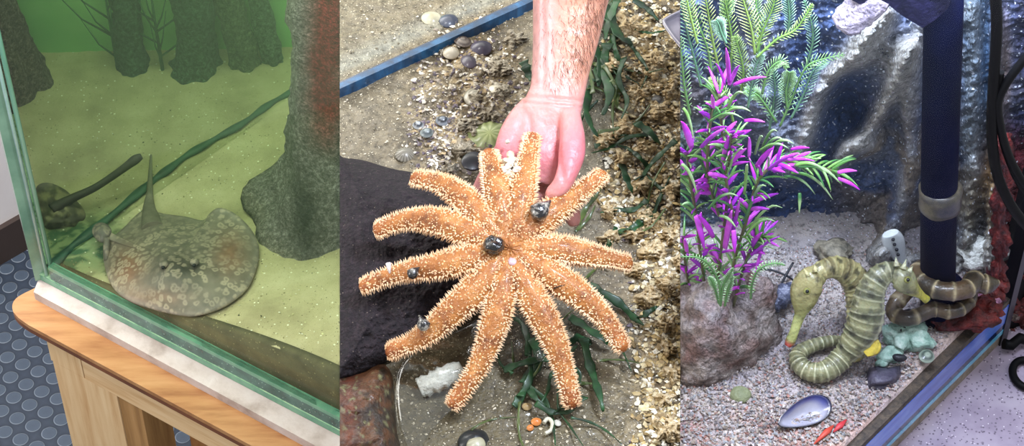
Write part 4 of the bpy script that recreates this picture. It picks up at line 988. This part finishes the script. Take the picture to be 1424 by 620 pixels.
def rk3(u, v, r, label, cols, seed=0, h=.02, asp=1.0, name='rock', dis=.9):
    g = MB(); g.ball(H3g(u, v, h*.4), r, n=22, m=16, sc3=(asp, 1, .7), dis=dis, ds=60)
    return tag(g.build(name, M('stone_'+cols[0][1:], cols, 120, rough=.6, bump=1, bscale=300), None, 3), label, 'rock')
# black knobbly twig/coral at (1085,400)
g = MB(); g.tube([H3g(p[0], p[1], p[2]) for p in cr([(1055, 434, .006), (1068, 424, .012), (1082, 415, .015), (1097, 405, .014), (1104, 399, .008)], 6)], lambda t: .010*math.sin(math.pi*(.12+.8*t))*(1+.15*math.sin(t*40)), n=16)
tag(g.build('dark_coral_rubble', M('dark_rubble', ['#1b1d2c', '#50546c', '#b6b8cc'], 160, rough=.5, bump=1.5, bscale=300, nrough=.8), None, 3), 'dark speckled coral chunk on gravel right of the porous rock', 'coral')
m_line = M('thin_black_twig', ['#0c0c12', '#1d1d26'], 30, rough=.5)
g = MB(); g.tube([H3g(*p) for p in cr([(1082, 405, .012), (1090, 388, .014), (1103, 365, .016)], 5)], .0011, n=6); g.tube([H3g(*p) for p in cr([(1055, 374, .010), (1075, 376, .012), (1095, 384, .012), (1106, 392, .008)], 5)], .0010, n=6)
tag(g.build('twig', m_line, None, 3), 'thin black crossed twigs behind the dark coral chunk', 'branch')
# back left low gravel mound / stones
rk3(1163, 352, .012, 'small brown stone on the gravel edge above the paler seahorse', ['#3c3a34', '#7c7564', '#a39a86'], asp=1.3)
rk3(1030, 549, .0085, 'smooth olive green pebble on the gravel', ['#6f7558', '#878c68'], h=.004, asp=1.1, dis=.1, name='pebble')
g = MB()
ol = [(1208, 512), (1218, 509), (1236, 511), (1252, 508), (1253, 520), (1244, 532), (1226, 535), (1208, 536), (1205, 524)]
g.blob(ol, (1229, 522), lambda u, v, t, e: H3g(u, v, .003+.008*(1-t**6)+.002*nz((u, v, 0), .1)), 8, (1, 1, 1), 1, .008)
tag(g.build('slate_chip', M('purple_slate', ['#2a2735', '#4b4657', '#6d6879'], 60, rough=.45, bump=1, bscale=160), None, 3), 'angular dark purple slate chip on gravel near the glass', 'rock')
# mussel shell, open side up
g = MB(); vs = []; cs = []; fs = []; ms = H3g(1119, 574, .010); N = 40; R = 10
for side in (0, 1):
    for i in range(R+1):
        t = i/R
        for j in range(N):
            th = 2*math.pi*j/N; x = .026*t*math.cos(th); y = .0112*t*math.sin(th)*(1+.35*math.cos(th))
            z = -.008*(1-t*t)-(.0012 if side else 0)
            q = Matrix.Rotation(math.radians(28), 3, 'Z') @ Matrix.Rotation(.45, 3, 'X') @ V((x, y, z)); vs.append(ms+q)
            inn = mixc(hx('#a6a4b4'), hx('#27328f'), sm(.55, .9, t)*sm(-.2, .6, math.sin(th)*.8+math.cos(th)*.4))
            cs.append(mixc(inn, hx('#1c1d2c'), sm(.86, .95, t)) if side == 0 else hx('#1a1a28'))
o1 = (R+1)*N
for s_ in (0, o1):
    for i in range(R):
        for j in range(N):
            f = (s_+i*N+j, s_+(i+1)*N+j, s_+(i+1)*N+(j+1) % N, s_+i*N+(j+1) % N); fs.append(f)
for j in range(N): fs.append((R*N+j, o1+R*N+j, o1+R*N+(j+1) % N, R*N+(j+1) % N))
g.add(vs, fs, cs); tag(g.build('mussel_shell', M('mussel', ['#dddddd', '#ffffff'], 50, rough=.22, attr=True, coat=.7), None, 3), 'open blue-rimmed mussel shell lying on the gravel at the bottom', 'shell')
# pale green coral skeleton pieces
m_pg = M('pale_green_coral', ['#6f9484', '#a9c9b8', '#dceadd'], 110, rough=.6, bump=1.2, bscale=300)
def lump(pts, label, mat, name='coral', cat='coral'):
    g = MB()
    for (u, v, h, r, a) in pts: g.ball(H3g(u, v, h), r, n=18, m=12, sc3=(a, 1, .75), dis=.7, ds=90)
    return tag(g.build(name, mat, None, 3), label, cat)
lump([(1258, 466, .008, .014, 1.2), (1278, 472, .008, .011, 1.1), (1266, 452, .012, .009, 1.3)], 'pale green coral skeleton with dark holes beside the standpipe base', m_pg)
lump([(1238, 494, .004, .009, 1.3), (1226, 505, .003, .006, 1)], 'small pale green coral piece beside the slate chip', m_pg)
for (u, v, lb) in ((1263, 459, 'dark hole-like black pebble on the pale coral'), (1250, 497, 'black pebble next to the small coral piece'), (1262, 436, 'small black oval pebble beside the standpipe')):
    g = MB(); g.ball(H3g(u, v, .014), .0048, n=14, m=10, sc3=(1.4, .8, .6), dis=.4, ds=120); tag(g.build('pebble', m_line, None, 3), lb, 'pebble')
shell(1290, 494, .0075, .8, ('#4b5a52', '#a5b3a2'), 'dark curved shell rim on gravel near the tank bottom edge', pos=H3g(1290, 494, .006), bands=8, clip=3)
g = MB(); g.ball(H3g(1276, 300+40, .05), .001); 
# tall pale plate behind seahorse
g = MB(); vs = []
g.tube([ony(p[0], p[1], YW-.055) for p in cr([(1238, 324), (1242, 335), (1248, 350), (1256, 370)], 5)], lambda t: .0085*(.55+.6*math.sin(math.pi*min(1, t+.15))), lambda t: .004, n=14, up=(0, -1, .3))
pc = tag(g.build('perforated_shell', M('pale_plate', ['#b9c0c4', '#e3e7e6'], 60, rough=.4, coat=.4), None, 3), 'pale pointed shell with a row of dark holes leaning on the rock', 'shell')
g = MB()
for (u, v) in ((1242, 333), (1244, 340), (1247, 347), (1249, 354)): g.ball(ony(u, v, YW-.0598), .0016, n=10, m=8)
g.build('hole_row', m_line, pc, 3)
# white tuft and purple coral by side
lump([(1368, 350, .02, .016, 1.3), (1382, 356, .02, .010, 1)], 'white frothy sponge lump on the rock right of the standpipe', M('white_sponge', ['#a9a9a0', '#e6e6de'], 200, rough=.7, bump=2, bscale=330), 'sponge', 'sponge')
lump([(1346, 412, .01, .017, 1.6), (1362, 420, .008, .012, 1.3)], 'purple pink coral lump on the gravel right of the standpipe', M('purple_coral', ['#5e3c55', '#a0708a', '#cfa6b6'], 160, rough=.7, bump=1.5, bscale=300))
m_red = M('red_algae', ['#1f070a', '#54110f', '#7a211a'], 150, rough=.6, bump=1.5, bscale=300)
lump([(1338, 442, .006, .012, 1.7), (1358, 440, .008, .013, 1.5), (1376, 428, .010, .013, 1), (1385, 412, .014, .009, 1), (1390, 395, .02, .008, .8)], 'dark red encrusting algae spreading by the tank corner', m_red, 'red_algae', 'algae')
g = MB(); g.tube([ony(p[0], p[1], YW-.075) for p in cr([(1390, 190), (1398, 240), (1389, 295), (1393, 340), (1386, 380), (1390, 420)], 8)], lambda t: .0058*(1+.35*math.sin(t*25)+.2*math.sin(t*61)), n=22, prof=lambda t, th: 1+.3*math.sin(th*4+t*20)+.2*math.sin(th*7-t*55))
tag(g.build('red_algae', m_red, None, 3), 'tall dark red algae streak climbing the rock behind the cables', 'algae')
for (u, v, c, lb) in ((1150, 600, '#b5402f', 'longer red coral sliver beside the glass'), (1168, 592, '#b8323a', 'short red shell sliver above the longer one'), (1163, 512, '#c2485a', 'small pink fragment at the seahorse tail bend')):
    g = MB(); p = H3g(u, v, .003); g.tube([p-D3*.009*(2 if v == 600 else 1), p, p+D3*.009], [.0006, .003, .0008], [.0004, .0018, .0004], n=8, up=(0, 0, 1)); tag(g.build('red_fragment', M('red_bit_'+c[1:], [c, c], 40, rough=.5), None, 3), lb, 'coral')

# ---- seahorses
def shmat(name, bright=1):
    m = M(name, ['#9a9a9a', '#ffffff', '#ffffff'], 120, rough=.45, attr=True, coat=.35, bump=.6, bscale=300, sss=.15); return m
m_sh = shmat('seahorse_skin')
def horse(name_label, body, tailp, head, pal, back, seed, group=None, Hb=.045, snout=None, eye=None, fin=None, extra_h=None, crest=None):
    """body/tail: (u,v,h,halfwidth px)"""
    rnd = random.Random(seed)
    base = H3g(body[len(body)//2][0], body[len(body)//2][1]+30, 0)
    root = thing('seahorse', base, name_label, 'seahorse', group)
    c1, c2, c3 = [hx(x) for x in pal]
    PP = cr(body, 12); path = [H3(p[0], p[1], p[2]) for p in PP]; m = len(PP)
    NB = len(body)*2.3
    def col(t, th):
        k = (t*NB) % 1; stripe = 1 if k < .22 else 0
        c = mixc(c1, c2, .5+.5*math.sin(t*NB*math.pi*2/3+seed)); c = mixc(c, c3, .6*(1-min(1, abs(k-.11)/.16)) if k < .27 else 0)
        if math.sin(t*NB*2.1+seed)*math.sin(th*3+seed+t*5) > .62: c = mixc(c, hx('#1d1d16'), .7)
        if math.cos(th)*back > .75: c = mixc(c, c3, .5)
        return c
    def prof(t, th):
        k = (t*NB) % 1; return 1+.05*math.exp(-((k-.12)/.13)**2)*(1+.8*max(0, math.cos(th*4)))
    g = MB(); g.tube(path, [p[3]*MM*.82 for p in PP], [p[3]*MM*.6 for p in PP], n=26, up=(0, -.55, .8), col=col, prof=prof); g.build('trunk', m_sh, root, 3)
    TT = cr(tailp, 12); tp = [H3(p[0], p[1], p[2]) for p in TT]; NT = len(tailp)*2.4
    def colt(t, th):
        k = (t*NT) % 1; c = mixc(c1, c2, .35+.3*math.sin(t*17)); return mixc(c, c3, .8*(1-min(1, abs(k-.1)/.14)) if k < .24 else 0)
    g = MB(); g.tube(tp, [p[3]*MM for p in TT], n=18, up=(0, -.3, 1), col=colt, prof=lambda t, th: 1+.10*math.exp(-(((t*NT) % 1-.1)/.12)**2)); g.build('tail', m_sh, root, 3)
    if head:
        hp = cr(head, 8); g = MB()
        def ch(t, th):
            c = mixc(c1, hx(snout[1]), sm(.25, .6, t)); c = mixc(c, hx(snout[2]), sm(.82, .95, t)); 
            return mixc(c, hx('#2a2a1c'), .35 if math.sin(t*40+th*2) > .9 else 0)
        g.tube([H3(p[0], p[1], p[2]) for p in hp], [p[3]*MM for p in hp], [p[3]*MM*.72 for p in hp], n=22, up=(0, -.55, .8), col=ch)
        hd = g.build('head', m_sh, root, 3)
        e = H3(*eye); g = MB(); g.ball(e, .0032, hx('#8a8a48'), n=14, m=10); q = g.build('eye', m_sh, hd, 3)
        g = MB(); g.ball(e+V((0, -.0016, .0016)), .0017, n=10, m=8); g.build('pupil', m_eye, q, 3)
        if crest:
            g = MB()
            for (u, v, h, L, a) in crest: p = H3(u, v, h); g.cone(p, RT*math.sin(a)+UP*math.cos(a), L, .0028, c3, 6)
            g.build('coronet', m_sh, hd, 3)
    if fin:
        FF = cr(fin, 6); g = MB(); g.tube([H3(p[0], p[1], p[2]) for p in FF], [p[3]*MM for p in FF], [.0007]*len(FF), n=10, up=(0, -.55, .8), col=hx('#c9b13c')); g.build('fin', m_sh, root, 3)
    return root
# rear paler seahorse first
horse('pale yellow seahorse arching head down to the gravel, behind the spotted one',
      [(1124, 398, .062, 14), (1133, 383, .070, 14), (1150, 373, .072, 16), (1168, 373, .066, 19), (1184, 383, .056, 22), (1195, 402, .044, 24), (1198, 430, .030, 24), (1192, 458, .020, 18), (1186, 478, .012, 12)],
      [(1186, 478, .012, 12), (1182, 490, .009, 9), (1190, 496, .007, 7), (1200, 492, .006, 5)],
      [(1142, 382, .068, 11), (1130, 388, .068, 18), (1121, 402, .06, 20), (1117, 420, .05, 16), (1113, 436, .04, 8), (1108, 450, .032, 6.5), (1104, 462, .026, 6), (1099, 474, .018, 6.5), (1095, 481, .014, 4)],
      ('#a39a68', '#6f6544', '#d5cc98'), 1, 3, snout=('', '#b9bd78', '#c4564e'), eye=(1122, 405, .072), fin=None, crest=((1124, 384, .074, .008, -.5), (1134, 378, .078, .007, -.1)))
horse('spotted olive seahorse facing right with its banded tail curled on the gravel',
      [(1262, 384, .075, 11), (1246, 377, .085, 14), (1228, 381, .085, 18), (1215, 396, .078, 21), (1208, 416, .068, 24), (1205, 440, .055, 27), (1196, 464, .04, 26), (1182, 484, .027, 21), (1170, 498, .018, 15)],
      [(1172, 496, .018, 15), (1160, 508, .014, 14), (1145, 517, .012, 13.5), (1128, 517, .011, 12.5), (1113, 508, .011, 11.5), (1109, 495, .011, 10.5), (1120, 485, .011, 9.5), (1138, 478, .011, 8.5), (1156, 474, .010, 7.5), (1172, 472, .008, 5)],
      [(1240, 380, .085, 10), (1250, 383, .085, 15), (1259, 391, .082, 16), (1268, 400, .075, 11), (1277, 407, .068, 6.5), (1284, 413, .062, 5), (1289, 417, .058, 5.5), (1291, 419, .057, 3)],
      ('#8c8b66', '#56573f', '#d3d2ae'), -1, 7, snout=('', '#b5ad3c', '#98a86a'), eye=(1262, 389, .094), fin=[(1215, 470, .04, 4), (1214, 482, .035, 11), (1203, 492, .03, 5)], crest=((1256, 374, .093, .009, .3), (1247, 370, .095, .008, -.1), (1264, 378, .09, .006, .6)))
# third, wrapped around the pipe
t3 = thing('seahorse', PX, 'brown banded seahorse with its body wound around the standpipe', 'seahorse')
for nm, pts in (('tail', [(1240, 405, .02, 10), (1256, 412, .026, 11), (1266, 410, .03, 10), (1272, 402, .04, 9)]),):
    pass
def coil(nm, pts3, r0, r1, NB, n=18):
    P_ = [V(p) for p in cr(pts3, 10)]; g = MB()
    def cc(t, th):
        k = (t*NB) % 1; c = mixc(hx('#5d4a30'), hx('#3a3122'), .5+.5*math.sin(t*20)); return mixc(c, hx('#b7a781'), .85*(1-min(1, abs(k-.1)/.12)) if k < .22 else 0)
    g.tube(P_, lambda t: (r0+(r1-r0)*t)*min(1, .15+t*9, .2+(1-t)*9), n=n, up=(0, 0, 1), col=cc, prof=lambda t, th: 1+.1*math.exp(-(((t*NB) % 1-.1)/.1)**2)); g.build(nm, m_sh, t3, 3)
px, py = PX.x, PX.y
def ring(a, z, r=.024): return (px+r*math.sin(a), py-r*math.cos(a), z)
zb = Z3
coil('trunk', [H3(1390, 392, .05), H3(1372, 395, .05), H3(1352, 392, .052)]+[V(ring(a, zb+.058-.003*abs(a))) for a in (1.3, .7, .1, -.5, -1.1, -1.7)]+[V(ring(-2.6, zb+.052))], .0085, .0075, 9)
coil('tail', [V(ring(-2.6, zb+.050)), V(ring(-1.8, zb+.040)), V((px-.045, py-.018, zb+.030)), V((px-.034, py-.030, zb+.030))]+[V(ring(a, zb+.032)) for a in (-.5, .1, .7, 1.3, 1.9)], .0075, .0055, 10)

# ---- cables
m_cab = M('black_cable', ['#040406', '#08080b'], 20, rough=.55, spec=.15)
def cable(pts, r, label, mat=None, name='cable'):
    g = MB(); g.tube([ony(p[0], p[1], B3.y-.085+(p[2]-dB)*.3) for p in cr(pts, 10)], r, n=12); return tag(g.build(name, mat or m_cab, None, 3), label, 'cable')
dB = (B3-CAM).dot(FW)-.02
cable([(1384, -10, dB-.05), (1386, 40, dB-.05), (1382, 110, dB-.05), (1379, 180, dB-.05), (1385, 235, dB-.045), (1400, 275, dB-.04), (1420, 305, dB-.03), (1440, 325, dB-.02)], .0042, 'thick black cable hanging straight then bending right in front of the glass')
cable([(1440, 62, dB-.04), (1420, 88, dB-.045), (1400, 115, dB-.05), (1388, 142, dB-.054), (1391, 175, dB-.05), (1402, 215, dB-.045), (1420, 250, dB-.04), (1440, 275, dB-.03)], .0034, 'thinner black cable looping beside the thick one')
cable([(1392, 100, dB-.04), (1388, 150, dB-.044), (1395, 200, dB-.04), (1412, 245, dB-.04), (1435, 285, dB-.03)], .0026, 'thinnest black cable running behind the loop')
g = MB(); cc_ = onz(1428, 520, ZC+.0045); g.tube([cc_+V((math.cos(a)*.0125, math.sin(a)*.0165, 0)) for a in [i*math.pi/20 for i in range(41)]], .0036, n=12, up=(0, 0, 1)); tag(g.build('rubber_ring', m_cab, None, 3), 'black rubber ring lying on the speckled counter', 'ring')
g = MB(); g.tube([onz(1396, 478, ZC+.012), onz(1406, 480, ZC+.010), onz(1418, 470, ZC+.012), onz(1440, 476, ZC+.01)], .005, n=12); tag(g.build('cable', m_cab, None, 3), 'short black cable lying on the counter by the tank corner', 'cable')
g = MB(); a_ = onz(1400, 474, ZC); g.wallbar(a_, a_+V((.06, .03, 0)), ZC, ZC+.5, .02, .01); 
tag(g.build('rack_upright', m_cab, None, 3, False), 'black upright frame standing at the corner of the seahorse tank', 'rack')

# ---- plants
m_leaf = M('plastic_leaf', ['#c9c9c9', '#ffffff'], 60, rough=.4, attr=True, coat=.25)
GL = [hx('#5f9a4a'), hx('#7fb25a'), hx('#4b8a4c'), hx('#93bd78')]
MG = [hx('#d336e6'), hx('#b02cd6'), hx('#e25af0')]
yp = H3(1005, 470).y
def P3(u, v, dy=0): return ony(u, v, yp+dy)
def leaf(g, p, d, L, w, ca, cb, curve=.3, n=5):
    d = d.normalized(); q = [p, p+d*L*.35+V((0, 0, curve*L*.08)), p+d*L*.7+V((0, 0, curve*L*.02)), p+d*L+V((0, 0, -curve*L*.15))]
    P_ = [V(x) for x in cr(q, 3)]; m = len(P_)
    g.tube(P_, lambda t: w*.74*(.55+.6*math.sin(math.pi*min(1, .2+t*.75)))*(1-.75*t**4), lambda t: w*.28, n=6, up=(random.gauss(0, .3), -.8, .5), col=lambda t, th: mixc(ca, cb, sm(.35, .6, t)))
def dirpix(u0, v0, u1, v1, dy0=0, dy1=0): return P3(u1, v1, dy1)-P3(u0, v0, dy0)
random.seed(44)
mp_ = thing('aquarium_plant', H3(1000, 468), 'green plastic plant with bright magenta leaf tips growing behind the porous rock', 'plant')
stems = [([(1000, 440), (998, 390), (1005, 330), (1012, 260), (1005, 190), (1000, 130)], .0), ([(985, 430), (975, 360), (968, 300), (960, 250), (955, 210)], .004),
         ([(1010, 420), (1022, 360), (1040, 300), (1055, 250), (1085, 225), (1120, 228), (1160, 238)], -.008), ([(1020, 425), (1035, 370), (1048, 340), (1060, 330)], -.01), ([(965, 420), (955, 380), (950, 330)], .01),
         ([(1000, 300), (985, 250), (985, 200), (990, 150)], -.004), ([(1020, 300), (1010, 250), (1015, 215), (1018, 190)], -.012)]
for si, (pts, dy) in enumerate(stems):
    PP = [V(P3(p[0], p[1], dy)) for p in cr(pts, 6)]; g = MB(); g.tube(PP, .0013, n=7, col=hx('#6a6a44'))
    stem = g.build('stem', m_leaf, mp_, 3)
    g = MB(); g2 = MB(); m = len(PP)
    for i in range(2, m):
        for k in range(3):
            p = PP[i]; T = (PP[min(i+1, m-1)]-PP[i-1]).normalized(); a = random.uniform(0, 6.28)
            o_ = T.orthogonal().normalized(); b_ = T.cross(o_); d = (T*random.uniform(.5, 1.1)+(o_*math.cos(a)+b_*math.sin(a))*.8)
            if random.random() < .40 and not (si == 2 and i > m-9): leaf(g2, p, d, random.uniform(.014, .024), random.uniform(.0016, .0024), random.choice(MG), random.choice(MG))
            else: leaf(g, p, d, random.uniform(.014, .026), random.uniform(.0010, .0017), random.choice(GL), random.choice(GL), .8)
    g.build('green_leaves', m_leaf, stem, 3); g2.build('magenta_leaves', m_leaf, stem, 3)
# key magenta and green blades of the photo
keys = [((1014, 115), (1010, 62), 3.2, 'm'), ((1014, 118), (1028, 88), 3.0, 'm'), ((1020, 118), (1066, 104), 2.6, 'm'), ((1008, 118), (996, 85), 2.2, 'm'), ((992, 150), (990, 130), 3, 'm'), ((1035, 168), (1064, 168), 2.6, 'm'),
        ((962, 205), (948, 165), 5, 'm'), ((975, 205), (1008, 175), 4, 'm'), ((1005, 225), (1014, 185), 4, 'm'), ((1052, 232), (1076, 202), 4, 'm'), ((1042, 218), (1042, 188), 3.5, 'm'), ((1018, 226), (1038, 204), 3.4, 'm'), ((1068, 236), (1105, 212), 3, 'm'), ((1075, 238), (1112, 226), 3.6, 'm'),
        ((1095, 222), (1134, 222), 2.6, 'm'), ((1100, 208), (1126, 204), 2.6, 'm'), ((1165, 240), (1192, 236), 3, 'm'), ((1165, 248), (1196, 262), 3, 'm'), ((985, 242), (1012, 246), 3.4, 'm'), ((968, 300), (980, 345), 5, 'm'), ((1008, 345), (1018, 288), 5, 'm'), ((1040, 350), (1060, 320), 4, 'm'),
        ((1045, 355), (1085, 325), 2.6, 'm'), ((1020, 320), (1022, 350), 4, 'm'), ((955, 350), (952, 330), 4, 'm'), ((1018, 330), (1030, 270), 3, 'm'), ((992, 330), (970, 295), 4, 'm'), ((1060, 345), (1050, 378), 2.4, 'm'),
        ((1038, 326), (1090, 272), 2.2, 'g'), ((1035, 308), (1068, 240), 2.4, 'g'), ((1035, 330), (1080, 296), 2.2, 'g'), ((985, 290), (1028, 262), 2.2, 'g'), ((1000, 300), (1024, 312), 2.4, 'g'), ((948, 228), (970, 262), 2.6, 'g'), ((965, 290), (948, 280), 2.4, 'g'), ((1035, 270), (1040, 215), 2.4, 'g'),
        ((1050, 215), (1062, 180), 2.2, 'g'), ((1060, 212), (1090, 184), 2.2, 'g'), ((1070, 205), (1104, 192), 2.2, 'g'), ((1055, 210), (1098, 198), 2, 'g'), ((1060, 205), (1082, 172), 2, 'g'), ((1110, 232), (1170, 244), 3, 'g'), ((1100, 240), (1160, 266), 2.4, 'g'), ((1105, 230), (1150, 232), 2.6, 'g'), ((1112, 268), (1112, 292), 3, 'g'), ((1090, 245), (1135, 262), 2, 'g'),
        ((1025, 380), (1080, 330), 1.8, 'g'), ((1012, 240), (1036, 195), 2, 'g'), ((985, 170), (1035, 155), 2, 'g'), ((1000, 165), (1045, 145), 2.4, 'g'), ((1012, 150), (1035, 120), 2.4, 'g'), ((950, 150), (965, 185), 2.2, 'g')]
for (a_, b_, w_, kd) in keys:
    g = MB(); dy = random.uniform(-.02, -.008); p = P3(a_[0], a_[1], dy); q = P3(b_[0], b_[1], dy-.006); d = q-p
    if kd == 'm': leaf(g, p, d, d.length, w_*MM, random.choice(MG), random.choice(MG), .5)
    else: leaf(g, p, d, d.length, w_*MM, random.choice(GL), mixc(random.choice(GL), hx('#c7e3b0'), .5), 1.6)
    g.build('leaf_blade', m_leaf, mp_, 3)
def frond(g, pts, dy, w0, ca, cb, leafn=26, lean=.6):
    PP = [V(P3(p[0], p[1], dy)) for p in cr(pts, 7)]; m = len(PP); g.tube(PP, lambda t: .0011*(1-.6*t), n=6, col=ca)
    for i in range(leafn):
        t = .12+.86*i/leafn; x = t*(m-1); i0 = min(int(x), m-2); p = PP[i0].lerp(PP[i0+1], x-i0); T = (PP[i0+1]-PP[i0]).normalized()
        W = T.cross(V((0, -.8, .6))).normalized()
        for s in (-1, 1):
            L = w0*math.sin(math.pi*(.12+.80*t))*random.uniform(.85, 1.1)
            d = (W*s+T*lean).normalized(); q = p+d*L
            g.tube([p, p.lerp(q, .5), q], [.0004, .0005, .00015], [.0003, .0003, .0001], n=5, up=(0, -.8, .6), col=lambda tt, th: mixc(ca, cb, tt))
fp = thing('fern_plant', P3(1030, 260, .05), 'pale green feathery plant filling the top corner of the seahorse tank', 'plant')
fc = [(hx('#7fa852'), hx('#b4d07e')), (hx('#6f9f5a'), hx('#a9d092')), (hx('#8fae58'), hx('#d6e09a')), (hx('#6a9a78'), hx('#a6d0b4'))]
fr_ = [([(1050, 75), (1045, 40), (1035, 5), (1028, -20)], .03, .012, 2), ([(1052, 72), (1062, 40), (1074, 12), (1080, -15)], .03, .010, 0), ([(1052, 80), (1080, 55), (1105, 42), (1120, 22), (1130, 5)], .025, .006, 0), ([(1055, 75), (1056, 40), (1052, 10), (1050, -15)], .035, .008, 1),
       ([(1010, 60), (1004, 48), (1000, 35), (996, 28)], .0, .008, 3), ([(990, 110), (985, 70), (970, 30), (960, -10)], .04, .010, 1), ([(975, 120), (965, 80), (955, 40), (948, 0)], .045, .010, 3), ([(1000, 100), (992, 60), (985, 20), (980, -10)], .04, .009, 2), ([(1015, 100), (1018, 60), (1012, 20), (1005, -15)], .04, .009, 0),
       ([(960, 160), (952, 120), (948, 80), (944, 50)], .04, .008, 1), ([(1060, 130), (1068, 100), (1085, 85), (1095, 95)], .03, .007, 1), ([(1040, 150), (1045, 120), (1052, 90), (1060, 75)], .03, .008, 3), ([(1070, 180), (1075, 150), (1078, 120), (1074, 95)], .05, .009, 3), ([(1095, 150), (1093, 130), (1096, 112), (1098, 100)], .04, .010, 1),
       ([(1085, 175), (1100, 140), (1120, 95), (1145, 82), (1175, 76)], .04, .008, 1), ([(1100, 165), (1118, 130), (1130, 100), (1150, 85)], .05, .009, 3), ([(1120, 95), (1130, 60), (1128, 30), (1118, 0)], .055, .008, 3), ([(1020, 170), (1012, 140), (1000, 120), (985, 112)], .03, .008, 0), ([(1080, 170), (1060, 140), (1050, 130), (1035, 125)], .045, .008, 1),
       ([(1030, 130), (1034, 100), (1028, 70), (1022, 50)], .035, .009, 0), ([(970, 60), (962, 30), (955, 0), (950, -20)], .03, .009, 2), ([(1000, 40), (1008, 20), (1012, 0), (1015, -20)], .045, .009, 1), ([(1095, 50), (1098, 25), (1096, 0), (1094, -20)], .05, .008, 3)]
for (pts, dy, w_, ci) in fr_:
    g = MB(); frond(g, pts, dy-.01, w_*1.05, *fc[ci], 19, 1.1); g.build('frond', m_leaf, fp, 3)
sp2 = thing('fern_sprig', P3(1005, 430, -.06), 'small green arching fern sprigs on top of the porous rock', 'plant')
for (pts, dy) in (([(1002, 420), (1000, 395), (988, 370), (970, 358), (946, 357)], -.05), ([(1002, 425), (1005, 400), (1012, 385), (1020, 372)], -.05), ([(1044, 415), (1046, 395), (1055, 375), (1075, 366), (1092, 369)], -.05), ([(1008, 425), (1012, 405), (1016, 390), (1017, 376)], -.045), ([(1000, 422), (994, 400), (990, 390), (985, 385)], -.045)):
    g = MB(); frond(g, pts, dy, .0038, hx('#5f9350'), hx('#bfe3b0'), 20, .3); g.build('frond', m_leaf, sp2, 3)
# water
g = MB(); a = A3+Q3*.0105; b_ = B3+Q3*.0105-D3*.006
g.prism([(a.x, a.y), (b_.x, b_.y), (b_.x, YW+.1), (.02, YW+.1), (.02, a.y)], Z3-.02, ZC+.60)
tag(g.build('water_in_seahorse_tank', volmat('blue_water', (.6, .75, 1), .03, (.5, .7, 1), .4), None, 3, False), kind='structure')
